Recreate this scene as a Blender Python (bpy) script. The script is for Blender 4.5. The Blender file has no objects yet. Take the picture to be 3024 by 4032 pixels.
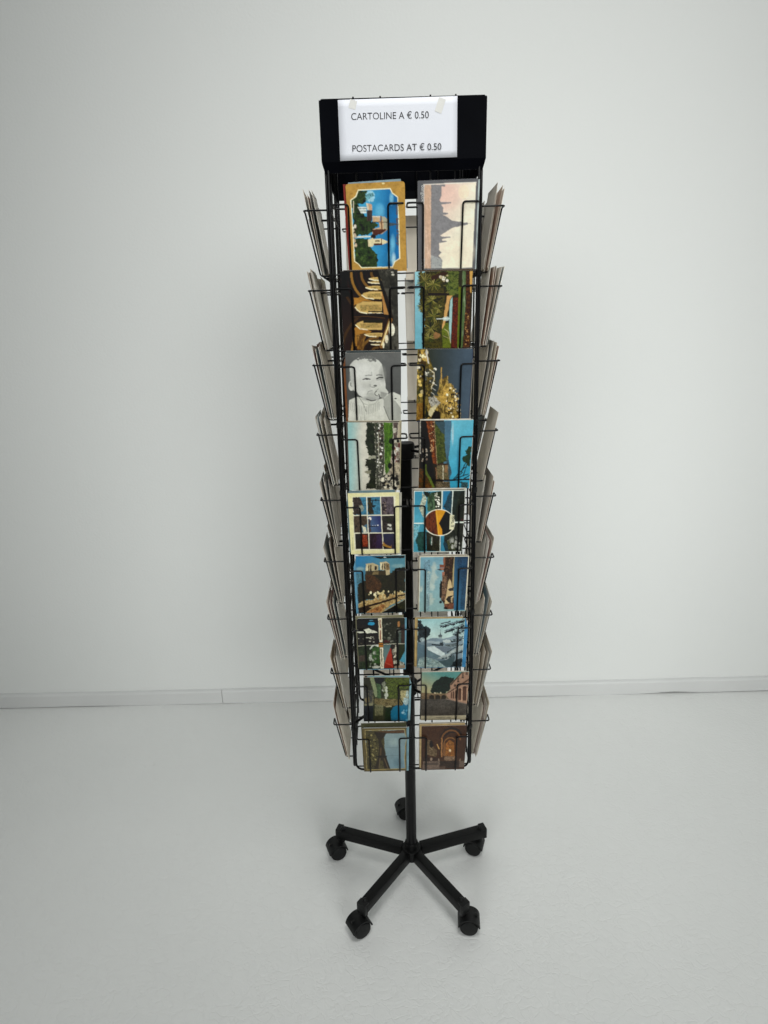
import bpy, bmesh, math, random
import numpy as np
from mathutils import Vector, Matrix

scene = bpy.context.scene
R = math.radians
# ---------------------------------------------------------------- camera
cam_data = bpy.data.cameras.new('camera'); cam = bpy.data.objects.new('camera', cam_data)
scene.collection.objects.link(cam); scene.camera = cam
cam_data.sensor_fit = 'HORIZONTAL'; cam_data.sensor_width = 36.0; cam_data.lens = 36.0 * 2450.0 / 3024.0
cam_data.clip_start = .02; cam_data.clip_end = 100
CP, CPITCH, CYAW, CROLL = Vector((-.0514, -1.4116, 1.5484)), .3063, -.0011, -.0268
fw = Vector((math.sin(CYAW) * math.cos(CPITCH), math.cos(CYAW) * math.cos(CPITCH), -math.sin(CPITCH)))
rt = Vector((math.cos(CYAW), -math.sin(CYAW), 0)); up = rt.cross(fw)
rt2 = rt * math.cos(CROLL) + up * math.sin(CROLL); up2 = up * math.cos(CROLL) - rt * math.sin(CROLL)
m = Matrix((rt2, up2, -fw)).transposed().to_4x4(); m.translation = CP; cam.matrix_world = m

# ---------------------------------------------------------------- light: a bright white hall
world = bpy.data.worlds.new('World'); scene.world = world; world.use_nodes = True
bg = world.node_tree.nodes['Background']; bg.inputs[0].default_value = (.93, 1.0, 1.0, 1); bg.inputs[1].default_value = .09
def area(name, loc, target, size, power, col, sy=None):
    d = bpy.data.lights.new(name, 'AREA'); d.shape = 'RECTANGLE'; d.size = size; d.size_y = sy or size; d.energy = power; d.color = col
    o = bpy.data.objects.new(name, d); scene.collection.objects.link(o); o.location = loc
    o.rotation_euler = (Vector(target) - Vector(loc)).to_track_quat('-Z', 'Y').to_euler()
    return o
area('ceiling_lamp', (.3, -1.0, 3.6), (.3, -.7, 0), 1.1, 30, (1.0, 1.0, .98))
for loc, power in (((2.1, -4.0, 2.75), 800), ((-1.75, -4.2, 2.75), 650)):          # two added spots crossing on the rack; soft cones imitate lens vignetting
    sp = bpy.data.lights.new('added_spot', 'SPOT'); sp.energy = power; sp.color = (.985, 1.0, .985); sp.spot_size = R(41.5); sp.spot_blend = 1.0; sp.shadow_soft_size = 1.7
    so = bpy.data.objects.new('added_spot', sp); scene.collection.objects.link(so); so.location = loc
    so.rotation_euler = (Vector((.36, .4, 1.1)) - Vector(loc)).to_track_quat('-Z', 'Y').to_euler()
vs = scene.view_settings; vs.view_transform = 'Standard'; vs.look = 'None'; vs.exposure = .24; vs.gamma = 1; vs.use_curve_mapping = False
scene.cycles.max_bounces = 8; scene.cycles.use_denoising = True

# ---------------------------------------------------------------- materials
def mat(name, col, rough=.5, spec=.5, metal=0.0, coat=0.0, sub=None, noise=None, bump=None):
    mt = bpy.data.materials.new(name); mt.use_nodes = True; nt = mt.node_tree; b = nt.nodes['Principled BSDF']
    b.inputs['Base Color'].default_value = (*col, 1); b.inputs['Roughness'].default_value = rough
    b.inputs['Specular IOR Level'].default_value = spec; b.inputs['Metallic'].default_value = metal; b.inputs['Coat Weight'].default_value = coat
    tc = nt.nodes.new('ShaderNodeTexCoord')
    if noise:                                     # (scale, other colour, amount[, stretch])
        n = nt.nodes.new('ShaderNodeTexNoise'); n.inputs['Scale'].default_value = noise[0]; n.inputs['Detail'].default_value = 5
        mx = nt.nodes.new('ShaderNodeMix'); mx.data_type = 'RGBA'
        rp = nt.nodes.new('ShaderNodeMapRange'); rp.inputs[1].default_value = .35; rp.inputs[2].default_value = .65; rp.inputs[4].default_value = noise[2]
        nt.links.new(tc.outputs['Object'], n.inputs['Vector']); nt.links.new(n.outputs['Fac'], rp.inputs[0]); nt.links.new(rp.outputs[0], mx.inputs[0])
        mx.inputs[6].default_value = (*col, 1); mx.inputs[7].default_value = (*noise[1], 1); nt.links.new(mx.outputs[2], b.inputs['Base Color'])
    if bump:                                      # (scale, strength, distance)
        n = nt.nodes.new('ShaderNodeTexNoise'); n.inputs['Scale'].default_value = bump[0]; n.inputs['Detail'].default_value = 6
        bp = nt.nodes.new('ShaderNodeBump'); bp.inputs['Strength'].default_value = bump[1]; bp.inputs['Distance'].default_value = bump[2]
        nt.links.new(tc.outputs['Object'], n.inputs['Vector']); nt.links.new(n.outputs['Fac'], bp.inputs['Height']); nt.links.new(bp.outputs[0], b.inputs['Normal'])
    return mt
M = {}
M['wall'] = mat('wall_paint', (.70, .713, .695), .75, .3, noise=(1.3, (.685, .70, .682), .8), bump=(120, .26, .0025))
M['board'] = mat('baseboard_paint', (.61, .618, .608), .45, .4, noise=(5, (.575, .583, .573), .8), bump=(60, .05, .001))
M['joint'] = mat('gap_shadow_tone', (.12, .12, .11), .9, .2)  # dark colour stands in for the shadowed gap under the baseboard
M['black'] = mat('black_coated_wire', (.0025, .0025, .0028), .32, .2)
M['sheet'] = mat('black_gloss_sheet', (.0016, .0018, .0028), .3, .012, noise=(9, (.003, .0035, .005), .7))
M['pole'] = mat('black_tube', (.003, .003, .0033), .30, .22)
M['leg'] = mat('black_leg_coating', (.003, .0032, .0032), .45, .16, bump=(300, .08, .0005))
M['plastic'] = mat('black_caster_plastic', (.005, .0055, .0055), .45, .2, noise=(40, (.009, .009, .009), .6))
M['paper'] = mat('sign_paper', (.67, .685, .73), .8, .1, noise=(14, (.645, .66, .705), .7), bump=(220, .04, .0006))
M['ink'] = mat('black_ink', (.02, .02, .022), .7, .2)
M['white_ink'] = mat('white_ink', (.62, .62, .60), .6, .3)
M['brown_ink'] = mat('brown_ink', (.16, .085, .015), .6, .3)
M['tape'] = mat('yellowed_tape', (.625, .62, .59), .5, .2)
M['back'] = mat('card_back', (.76, .70, .59), .7, .25, noise=(16, (.66, .60, .50), .8))
M['back_grey'] = mat('card_back_grey', (.64, .60, .53), .7, .25, noise=(12, (.54, .50, .43), .8))
M['back_white'] = mat('card_back_white', (.80, .77, .69), .65, .3, noise=(10, (.71, .68, .60), .8))

# floor: pale vinyl with a faint leathery grain and a few scuffs
fm = bpy.data.materials.new('pale_vinyl_floor'); fm.use_nodes = True; nt = fm.node_tree; b = nt.nodes['Principled BSDF']
b.inputs['Roughness'].default_value = .42; b.inputs['Specular IOR Level'].default_value = .4
tc = nt.nodes.new('ShaderNodeTexCoord')
n1 = nt.nodes.new('ShaderNodeTexNoise'); n1.inputs['Scale'].default_value = 2.2; n1.inputs['Detail'].default_value = 6
n2 = nt.nodes.new('ShaderNodeTexNoise'); n2.inputs['Scale'].default_value = 46; n2.inputs['Detail'].default_value = 5; n2.inputs['Distortion'].default_value = 1.2
n3 = nt.nodes.new('ShaderNodeTexVoronoi'); n3.feature = 'DISTANCE_TO_EDGE'; n3.inputs['Scale'].default_value = 26
n4 = nt.nodes.new('ShaderNodeTexNoise'); n4.inputs['Scale'].default_value = 14; n4.inputs['Detail'].default_value = 3
mixv = nt.nodes.new('ShaderNodeMix'); mixv.data_type = 'VECTOR'; mixv.inputs[0].default_value = .12
for n in (n1, n2, n4): nt.links.new(tc.outputs['Object'], n.inputs['Vector'])
nt.links.new(tc.outputs['Object'], mixv.inputs[4]); nt.links.new(n4.outputs['Color'], mixv.inputs[5]); nt.links.new(mixv.outputs[1], n3.inputs['Vector'])
mx = nt.nodes.new('ShaderNodeMix'); mx.data_type = 'RGBA'; mx.inputs[6].default_value = (.72, .731, .715, 1); mx.inputs[7].default_value = (.775, .785, .768, 1)
nt.links.new(n1.outputs['Fac'], mx.inputs[0])
sc = nt.nodes.new('ShaderNodeMapRange'); sc.inputs[1].default_value = .72; sc.inputs[2].default_value = .80; sc.inputs[4].default_value = .22
n5 = nt.nodes.new('ShaderNodeTexNoise'); n5.inputs['Scale'].default_value = 9; n5.inputs['Detail'].default_value = 8; nt.links.new(tc.outputs['Object'], n5.inputs['Vector']); nt.links.new(n5.outputs['Fac'], sc.inputs[0])
mx2 = nt.nodes.new('ShaderNodeMix'); mx2.data_type = 'RGBA'; mx2.inputs[7].default_value = (.45, .45, .43, 1); nt.links.new(sc.outputs[0], mx2.inputs[0]); nt.links.new(mx.outputs[2], mx2.inputs[6]); nt.links.new(mx2.outputs[2], b.inputs['Base Color'])
rp = nt.nodes.new('ShaderNodeMapRange'); rp.inputs[1].default_value = 0; rp.inputs[2].default_value = .06; nt.links.new(n3.outputs['Distance'], rp.inputs[0])
ad = nt.nodes.new('ShaderNodeMath'); ad.operation = 'MULTIPLY_ADD'; ad.inputs[1].default_value = .35; nt.links.new(rp.outputs[0], ad.inputs[0]); nt.links.new(n2.outputs['Fac'], ad.inputs[2])
bp = nt.nodes.new('ShaderNodeBump'); bp.inputs['Strength'].default_value = .3; bp.inputs['Distance'].default_value = .004; nt.links.new(ad.outputs[0], bp.inputs['Height']); nt.links.new(bp.outputs[0], b.inputs['Normal'])
M['floor'] = fm

# printed card face: colours printed per point, thin gloss
pm = bpy.data.materials.new('postcard_print'); pm.use_nodes = True; nt = pm.node_tree; b = nt.nodes['Principled BSDF']
at = nt.nodes.new('ShaderNodeAttribute'); at.attribute_name = 'ink'; nt.links.new(at.outputs['Color'], b.inputs['Base Color'])
b.inputs['Roughness'].default_value = .42; b.inputs['Specular IOR Level'].default_value = .35
M['print'] = pm
PLAIN = {}
def plain(h):
    if h not in PLAIN:
        c = srgb(h); PLAIN[h] = mat('card_print_' + h.strip('#'), tuple(c), .42, .35, noise=(45, tuple(c * .55), .8))
    return PLAIN[h]

# ---------------------------------------------------------------- helpers
COL = scene.collection
def link(name, mesh, parent=None, mats=()):
    for k in mats: mesh.materials.append(M[k] if isinstance(k, str) else k)
    o = bpy.data.objects.new(name, mesh); COL.objects.link(o); o.parent = parent
    return o
def inst(name, mesh, parent, matrix):
    o = bpy.data.objects.new(name, mesh); COL.objects.link(o); o.parent = parent; o.matrix_local = matrix
    return o
def tag(o, label, cat, group=None):
    o['label'] = label; o['category'] = cat
    if group: o['group'] = group
    return o
class MB:
    def __init__(s): s.v = []; s.f = []; s.sm = []
    def add(s, vs, fs, smooth=False):
        k = len(s.v); s.v += [tuple(v) for v in vs]; s.f += [tuple(i + k for i in f) for f in fs]; s.sm += [smooth] * len(fs)
    def box(s, c, d, mx=None, bev=0):
        bm = bmesh.new(); bmesh.ops.create_cube(bm, size=1); bmesh.ops.scale(bm, vec=d, verts=bm.verts)
        if bev: bmesh.ops.bevel(bm, geom=bm.edges[:], offset=bev, segments=2, affect='EDGES', profile=.6)
        T = (mx or Matrix.Identity(4)) @ Matrix.Translation(c)
        bm.verts.ensure_lookup_table(); bm.verts.index_update()
        s.add([T @ v.co for v in bm.verts], [[v.index for v in f.verts] for f in bm.faces], bool(bev)); bm.free()
    def lathe(s, prof, mx=None, n=24):
        mx = mx or Matrix.Identity(4); vs = []; fs = []; k = len(prof)
        for i in range(n):
            a = 2 * math.pi * i / n
            for r, z in prof: vs.append(mx @ Vector((r * math.cos(a), r * math.sin(a), z)))
        for i in range(n):
            for j in range(k - 1): fs.append((i * k + j, ((i + 1) % n) * k + j, ((i + 1) % n) * k + j + 1, i * k + j + 1))
        s.add(vs, fs, True)
    def tube(s, pts, r, bend=.006, n=8):
        pts = [Vector(p) for p in pts]; path = [pts[0]]
        for i in range(1, len(pts) - 1):
            a, p, c = pts[i - 1], pts[i], pts[i + 1]
            d1 = (a - p); d2 = (c - p); b = min(bend, d1.length * .45, d2.length * .45); d1.normalize(); d2.normalize()
            if b < 1e-4: path.append(p); continue
            for k in range(5):
                t = k / 4; path.append((p + d1 * b) * (1 - t) ** 2 + p * 2 * t * (1 - t) + (p + d2 * b) * t ** 2)
        path.append(pts[-1]); vs = []; fs = []; ref = None
        for i, p in enumerate(path):
            t = (path[min(i + 1, len(path) - 1)] - path[max(i - 1, 0)]).normalized()
            if ref is None: ref = Vector((0, 0, 1)).cross(t) if abs(t.z) < .9 else Vector((1, 0, 0)).cross(t)
            u = (ref - t * ref.dot(t)).normalized(); ref = u; w = t.cross(u)
            for k in range(n):
                a = 2 * math.pi * k / n; vs.append(p + (u * math.cos(a) + w * math.sin(a)) * r)
        L = len(path)
        for i in range(L - 1):
            for k in range(n): fs.append((i * n + k, i * n + (k + 1) % n, (i + 1) * n + (k + 1) % n, (i + 1) * n + k))
        fs.append(tuple(range(n))[::-1]); fs.append(tuple((L - 1) * n + k for k in range(n)))
        s.add(vs, fs, True)
    def mesh(s, name):
        me = bpy.data.meshes.new(name); me.from_pydata(s.v, [], s.f); me.polygons.foreach_set('use_smooth', s.sm); me.update()
        bm = bmesh.new(); bm.from_mesh(me); bmesh.ops.recalc_face_normals(bm, faces=bm.faces); bm.to_mesh(me); bm.free()
        if any(s.sm): me.set_sharp_from_angle(angle=R(38))
        return me
    def obj(s, name, parent, *mats): return link(name, s.mesh(name), parent, mats)
def text_mesh(name, body, size, sx=1.0, thin=0.0):
    cu = bpy.data.curves.new(name, 'FONT'); cu.body = body; cu.size = size; cu.extrude = .00004; cu.offset = thin
    o = bpy.data.objects.new(name, cu); COL.objects.link(o)
    dg = bpy.context.evaluated_depsgraph_get(); me = bpy.data.meshes.new_from_object(o.evaluated_get(dg)); bpy.data.objects.remove(o)
    me.materials.clear(); n = len(me.vertices); co = np.zeros(n * 3); me.vertices.foreach_get('co', co); co = co.reshape(-1, 3)
    co[:, 0] *= sx; me.vertices.foreach_set('co', co.ravel()); me.update()
    return me, co[:, 0].min(), co[:, 0].max()

# ---------------------------------------------------------------- printed pictures
def srgb(h):
    h = h.lstrip('#')
    if len(h) == 3: h = ''.join(c * 2 for c in h)
    c = np.array([int(h[i:i + 2], 16) for i in (0, 2, 4)]) / 255.0
    return np.where(c <= .04045, c / 12.92, ((c + .055) / 1.055) ** 2.4)

def vnoise(x, y, seed):
    xi = np.floor(x).astype(np.int64); yi = np.floor(y).astype(np.int64)
    fx = x - xi; fy = y - yi
    fx = fx * fx * (3 - 2 * fx); fy = fy * fy * (3 - 2 * fy)
    def h(a, b):
        n = (a * 374761393 + b * 668265263 + seed * 1442695041) & 0xffffffff
        n = ((n ^ (n >> 13)) * 1274126177) & 0xffffffff
        return ((n ^ (n >> 16)) & 0xffff) / 65535.0
    a = h(xi, yi); b = h(xi + 1, yi); c = h(xi, yi + 1); d = h(xi + 1, yi + 1)
    return (a * (1 - fx) + b * fx) * (1 - fy) + (c * (1 - fx) + d * fx) * fy

def fbm(x, y, seed, oct=4):
    s = 0; w = 0; a = 1.0
    for i in range(oct):
        f = 1.93 ** i; t = .6 + 1.1 * i; c, n = np.cos(t), np.sin(t)
        s = s + a * vnoise((x * c - y * n) * f + 7.3 * i, (x * n + y * c) * f + 3.1 * i, seed + 17 * i); w += a; a *= .68
    return np.clip((s / w - .5) * 1.7 + .5, 0, 1)

class Print:
    """a small canvas laid over one postcard; shapes are given in the units of its four corners"""
    NU, NV = 105, 148
    def __init__(self, tl, tr, br, bl, seed=1):
        n, m = self.NU * 2 + 1, self.NV * 2 + 1
        u, v = np.meshgrid(np.linspace(0, 1, n), np.linspace(0, 1, m))
        q = lambda i: (tl[i] * (1 - u) + tr[i] * u) * (1 - v) + (bl[i] * (1 - u) + br[i] * u) * v
        self.X, self.Y = q(0), q(1); self.U, self.V = u, v
        self.C = np.ones((m, n, 3)) * .8; self.seed = seed; self.T = np.zeros((m, n)); self.warp = .5
        self.unit = abs(tr[0] - tl[0]) / 105.0
    def put(self, mask, col, a=1.0):
        c = srgb(col) if isinstance(col, str) else col
        if isinstance(c, np.ndarray) and c.ndim == 3: c = c[mask]
        self.C[mask] = self.C[mask] * (1 - a) + c * a
    def inside(self, pts):
        X, Y = self.X, self.Y
        r = np.zeros(X.shape, bool); k = len(pts)
        for i in range(k):
            x1, y1 = pts[i]; x2, y2 = pts[(i + 1) % k]
            if y1 == y2: continue
            r ^= ((y1 > Y) != (y2 > Y)) & (X < (x2 - x1) * (Y - y1) / (y2 - y1) + x1)
        return r
    def wob(self, amp, sc):
        # ragged edges: shift the sample points by noise
        self.seed += 1
        o = Print.__new__(Print); o.__dict__.update(self.__dict__)
        o.X = self.X + (fbm(self.X / sc, self.Y / sc, self.seed) - .5) * 2 * amp
        o.Y = self.Y + (fbm(self.X / sc + 40, self.Y / sc, self.seed + 5) - .5) * 2 * amp
        return o
    def ramp(self, cols, sx, sy=None, oct=4):
        self.seed += 3
        t = fbm(self.X / sx, self.Y / (sy or sx), self.seed, oct) * (len(cols) - 1)
        L = np.array([srgb(c) for c in cols]); i = np.clip(t.astype(int), 0, len(cols) - 2)
        f = (t - i)[..., None]
        return L[i] * (1 - f) + L[i + 1] * f
    def fill(self, col): self.C[:] = srgb(col)
    def poly(self, pts, col, rag=0, sc=60, a=1.0):
        s = self.wob(rag, sc) if rag else self
        k = s.inside(pts); self.put(k, col, a); self.T[k] = .5 if rag else .25
    def tex(self, pts, cols, sx, sy=None, rag=0, sc=60, a=1.0):
        s = self.wob(rag, sc) if rag else self
        k = s.inside(pts); self.put(k, self.ramp(cols, sx, sy), a); self.T[k] = 1
    def rect(self, x0, y0, x1, y1, col, **k): self.poly([(x0, y0), (x1, y0), (x1, y1), (x0, y1)], col, **k)
    def grad(self, pts, c0, c1, p0, p1):
        m = self.inside(pts) if pts else np.ones(self.X.shape, bool)
        dx, dy = p1[0] - p0[0], p1[1] - p0[1]
        t = np.clip(((self.X - p0[0]) * dx + (self.Y - p0[1]) * dy) / (dx * dx + dy * dy), 0, 1)[..., None]
        self.put(m, srgb(c0) * (1 - t) + srgb(c1) * t)
    def ell(self, cx, cy, rx, ry, col, a=1.0, rag=0, sc=40, soft=0):
        s = self.wob(rag, sc) if rag else self
        d = ((s.X - cx) / rx) ** 2 + ((s.Y - cy) / ry) ** 2
        if soft:
            w = np.clip((1 - d) / soft, 0, 1)[..., None] * a
            self.C[:] = self.C * (1 - w) + srgb(col) * w
        else: self.put(d < 1, col, a)
    def line(self, pts, w, col, a=1.0):
        w = max(w, self.unit * .5)
        for (x1, y1), (x2, y2) in zip(pts[:-1], pts[1:]):
            dx, dy = x2 - x1, y2 - y1
            t = np.clip(((self.X - x1) * dx + (self.Y - y1) * dy) / (dx * dx + dy * dy + 1e-9), 0, 1)
            self.put((self.X - x1 - t * dx) ** 2 + (self.Y - y1 - t * dy) ** 2 < (w / 2) ** 2, col, a)
    def arc(self, cx, cy, rx, ry, a0, a1, w, col, a=1.0):
        t = np.radians(np.linspace(a0, a1, 14))
        self.line(list(zip(cx + rx * np.cos(t), cy + ry * np.sin(t))), w, col, a)
    def specks(self, x0, y0, x1, y1, n, r, cols, seed=3, asp=1.0):
        g = np.random.RandomState(seed)
        for i in range(n):
            rr = r * (.5 + g.rand())
            self.ell(x0 + (x1 - x0) * g.rand(), y0 + (y1 - y0) * g.rand(), rr, rr * asp, cols[g.randint(len(cols))])
    def strokes(self, cx, cy, r0, r1, n, w, cols, seed=1, a0=0, a1=360):
        g = np.random.RandomState(seed)
        for i in range(n):
            t = np.radians(a0 + (a1 - a0) * (i + g.rand() * .7) / n); k = r0 + (r1 - r0) * (.6 + .4 * g.rand())
            self.line([(cx + r0 * .2 * np.cos(t), cy + r0 * .2 * np.sin(t)), (cx + k * np.cos(t), cy + k * np.sin(t))], w, cols[g.randint(len(cols))])
    def edge(self, w, col):
        self.put((self.U * 105 < w) | ((1 - self.U) * 105 < w) | (self.V * 148 < w) | ((1 - self.V) * 148 < w), col)
    def colors(self, gain, contrast=1.0):
        k = self.unit                                   # halftone grain and slow random tone variation
        g = 0.94 + .12 * fbm(self.X / (2.2 * k), self.Y / (2.2 * k), self.seed + 91, 3)
        g = g * (.92 + .16 * fbm(self.X / (14 * k), self.Y / (14 * k), self.seed + 37, 3))
        f = fbm(self.X / (1.7 * k), self.Y / (1.7 * k), self.seed + 63, 2); f2 = fbm(self.X / (4.5 * k), self.Y / (4.5 * k), self.seed + 75, 3)
        g = g * (1 - self.T * .5 + self.T * 1.0 * (.55 * f + .45 * f2))          # foliage, stone and crowds carry more detail
        H, Wd = self.C.shape[:2]                         # drawn edges wander a little, as in a photograph
        r = self.warp * 2
        jx = np.clip(np.round(np.arange(Wd)[None, :] + (fbm(self.X / (4 * k), self.Y / (4 * k), self.seed + 5, 2) - .5) * 2 * r), 0, Wd - 1).astype(int)
        jy = np.clip(np.round(np.arange(H)[:, None] + (fbm(self.X / (4 * k) + 50, self.Y / (4 * k), self.seed + 8, 2) - .5) * 2 * r), 0, H - 1).astype(int)
        c = self.C[jy, jx] * g[..., None]
        p = np.pad(c, ((1, 1), (1, 1), (0, 0)), mode='edge')
        s = (4 * c + 2 * (p[:-2, 1:-1] + p[2:, 1:-1] + p[1:-1, :-2] + p[1:-1, 2:]) + p[:-2, :-2] + p[:-2, 2:] + p[2:, :-2] + p[2:, 2:]) / 16
        v = np.clip(s[::2, ::2], .0005, 1); lum = (v @ np.array([.3, .6, .1]))[..., None]
        return np.clip(v * lum ** (contrast - 1) * gain, .003, .88)

GRN = ['#10180f', '#1f331a', '#3d5a26', '#2c4a1e', '#5f7a38']

def pic_gold_dome():
    p = Print((125, 200), (1452, 150), (1510, 2140), (275, 2195), 11); p.warp = .18
    p.fill('#c4953f'); p.put(p.U >= 0, p.ramp(['#b98a38', '#cfa04a', '#c4953f'], 90), .6)
    fr = [(415, 330), (1130, 305), (1180, 400), (1300, 490), (1330, 1250), (1350, 1850), (1240, 1925), (1190, 2050), (500, 2060), (440, 1980), (345, 1910), (300, 1200), (248, 545), (360, 470)]
    p.grad(fr, '#49b6e4', '#0b7fc4', (620, 0), (1150, 0))
    s = p.inside(fr)
    p.ell(900, 780, 130, 190, '#6fc6ea', .8, soft=.9); p.ell(1160, 520, 60, 170, '#8ed4ee', .8, soft=.9)
    p.ell(1190, 1520, 70, 260, '#79cbe8', .8, soft=.9); p.ell(1120, 1800, 60, 220, '#79cbe8', .7, soft=.9); p.ell(1215, 1880, 60, 200, '#b8e2ea', .9, soft=.9)
    p.ell(680, 470, 110, 120, '#a9dcea', .9, rag=30)
    p.tex([(270, 540), (420, 340), (620, 340), (600, 480), (560, 620), (420, 640), (500, 800), (700, 1000), (880, 1080), (760, 1210), (640, 1300), (420, 1310), (350, 1390), (330, 1480)], GRN, 70, rag=26)
    p.tex([(330, 1400), (640, 1380), (700, 1560), (830, 1760), (870, 1900), (850, 2060), (500, 2060), (345, 1905)], GRN + ['#49742d'], 60, rag=26)
    p.tex([(560, 420), (740, 380), (770, 440), (600, 560)], ['#0f3b3c', '#7fc4cf', '#164544'], 40, rag=20)
    p.poly([(400, 690), (600, 690), (600, 830), (480, 830)], '#dfe6dd'); p.rect(420, 720, 600, 732, '#5b6d6d'); p.rect(440, 775, 600, 785, '#3c4a44'); p.rect(300, 560, 320, 820, '#d9cdb4')
    p.poly([(590, 600), (640, 620), (660, 760), (620, 760)], '#e9dcc0'); p.poly([(640, 610), (720, 640), (730, 760), (660, 760)], '#dfae86')
    p.rect(610, 765, 730, 1000, '#5a4640'); p.rect(650, 765, 662, 1000, '#2e2522')
    p.poly([(735, 890), (900, 890), (910, 1010), (1000, 900), (1070, 960), (1105, 1080), (1090, 1180), (950, 1290), (740, 1300), (740, 1180), (900, 1140), (880, 1030), (740, 1020)], '#d9b58a')
    p.poly([(910, 900), (1000, 905), (1075, 970), (1105, 1080), (1080, 1170), (985, 1180), (985, 1010)], '#b9b79c'); p.line([(735, 1020), (1100, 1030)], 14, '#4f3224'); p.line([(925, 900), (950, 1180)], 26, '#8c5a32')
    p.poly([(740, 1190), (950, 1170), (1060, 1190), (930, 1290), (760, 1340)], '#6b3524', rag=14); p.line([(740, 905), (900, 905)], 20, '#f2e6cd')
    p.poly([(1105, 1040), (1220, 1050), (1310, 1078), (1220, 1100), (1105, 1120)], '#54646c')
    p.poly([(380, 1370), (420, 1330), (720, 1328), (720, 1355)], '#e5e3cf'); p.ell(760, 1340, 60, 45, '#2f2320', rag=14)
    p.poly([(635, 1420), (750, 1370), (760, 1400), (930, 1390), (1040, 1440), (1110, 1465), (1040, 1500), (930, 1540), (770, 1530), (740, 1580), (650, 1570)], '#eadcae'); p.rect(800, 1430, 900, 1460, '#6d5a3c'); p.rect(930, 1390, 950, 1545, '#8c5f3c'); p.poly([(770, 1500), (960, 1500), (960, 1540), (770, 1545)], '#6d3b28')
    p.specks(290, 1000, 380, 1560, 16, 22, ['#e8e2d0', '#5a4a3c', '#c9b69a'], 5, 1.6)
    p.put(~s, p.ramp(['#b98a38', '#cfa04a', '#c4953f'], 90)); p.line(fr + [fr[0]], 20, '#f6efc4')
    p.ell(975, 195, 30, 20, '#efe1a0'); p.line([(1130, 305), (1130, 305)], 10, '#f6efc4')
    return p

def pic_bangkok():
    p = Print((85, 120), (1425, 85), (1385, 2100), (105, 2125), 21); p.warp = .18
    p.fill('#5f5f62')
    pic = [(222, 195), (1380, 155), (1320, 2060), (250, 2060)]
    p.grad(pic, '#e9c6b6', '#fbf3da', (620, 400), (1250, 700))
    p.ell(1000, 1700, 420, 420, '#f9ecd0', .8, soft=.9); p.ell(800, 450, 330, 330, '#eac0b0', .55, soft=.9)
    p.tex([(225, 195), (390, 195), (390, 2060), (250, 2060)], ['#dcb798', '#d0ab90', '#e8c8ae'], 40, 200)
    p.tex([(385, 200), (690, 195), (690, 240), (620, 240), (615, 440), (570, 525), (600, 570), (830, 575), (830, 600), (610, 625), (660, 700), (650, 790), (770, 810), (770, 835), (650, 850), (740, 890), (850, 975), (1060, 1010), (1120, 1025), (1200, 1025), (1215, 1048), (1200, 1075), (1060, 1095), (860, 1140), (700, 1240), (590, 1310), (640, 1330), (825, 1335), (825, 1355), (640, 1385), (640, 1420), (765, 1435), (700, 1460), (575, 1480), (575, 1640), (630, 1690), (560, 1770), (600, 1800), (650, 1880), (640, 2060), (390, 2060)],
          ['#7f7d7e', '#8b898a', '#777576'], 60, rag=6, sc=30)
    p.tex([(400, 1750), (640, 1850), (640, 2060), (400, 2060)], ['#8f9698', '#b3b4b0', '#85898b'], 40)
    p.rect(1210, 1040, 1275, 1054, '#cfc9b8')
    p.ell(1110, 360, 120, 150, '#f8e6c4', .6); p.line([(220, 195), (1380, 158)], 16, '#f7f0e2'); p.line([(228, 195), (250, 2060)], 12, '#f3e4d2')
    p.T *= .25
    return p

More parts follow.
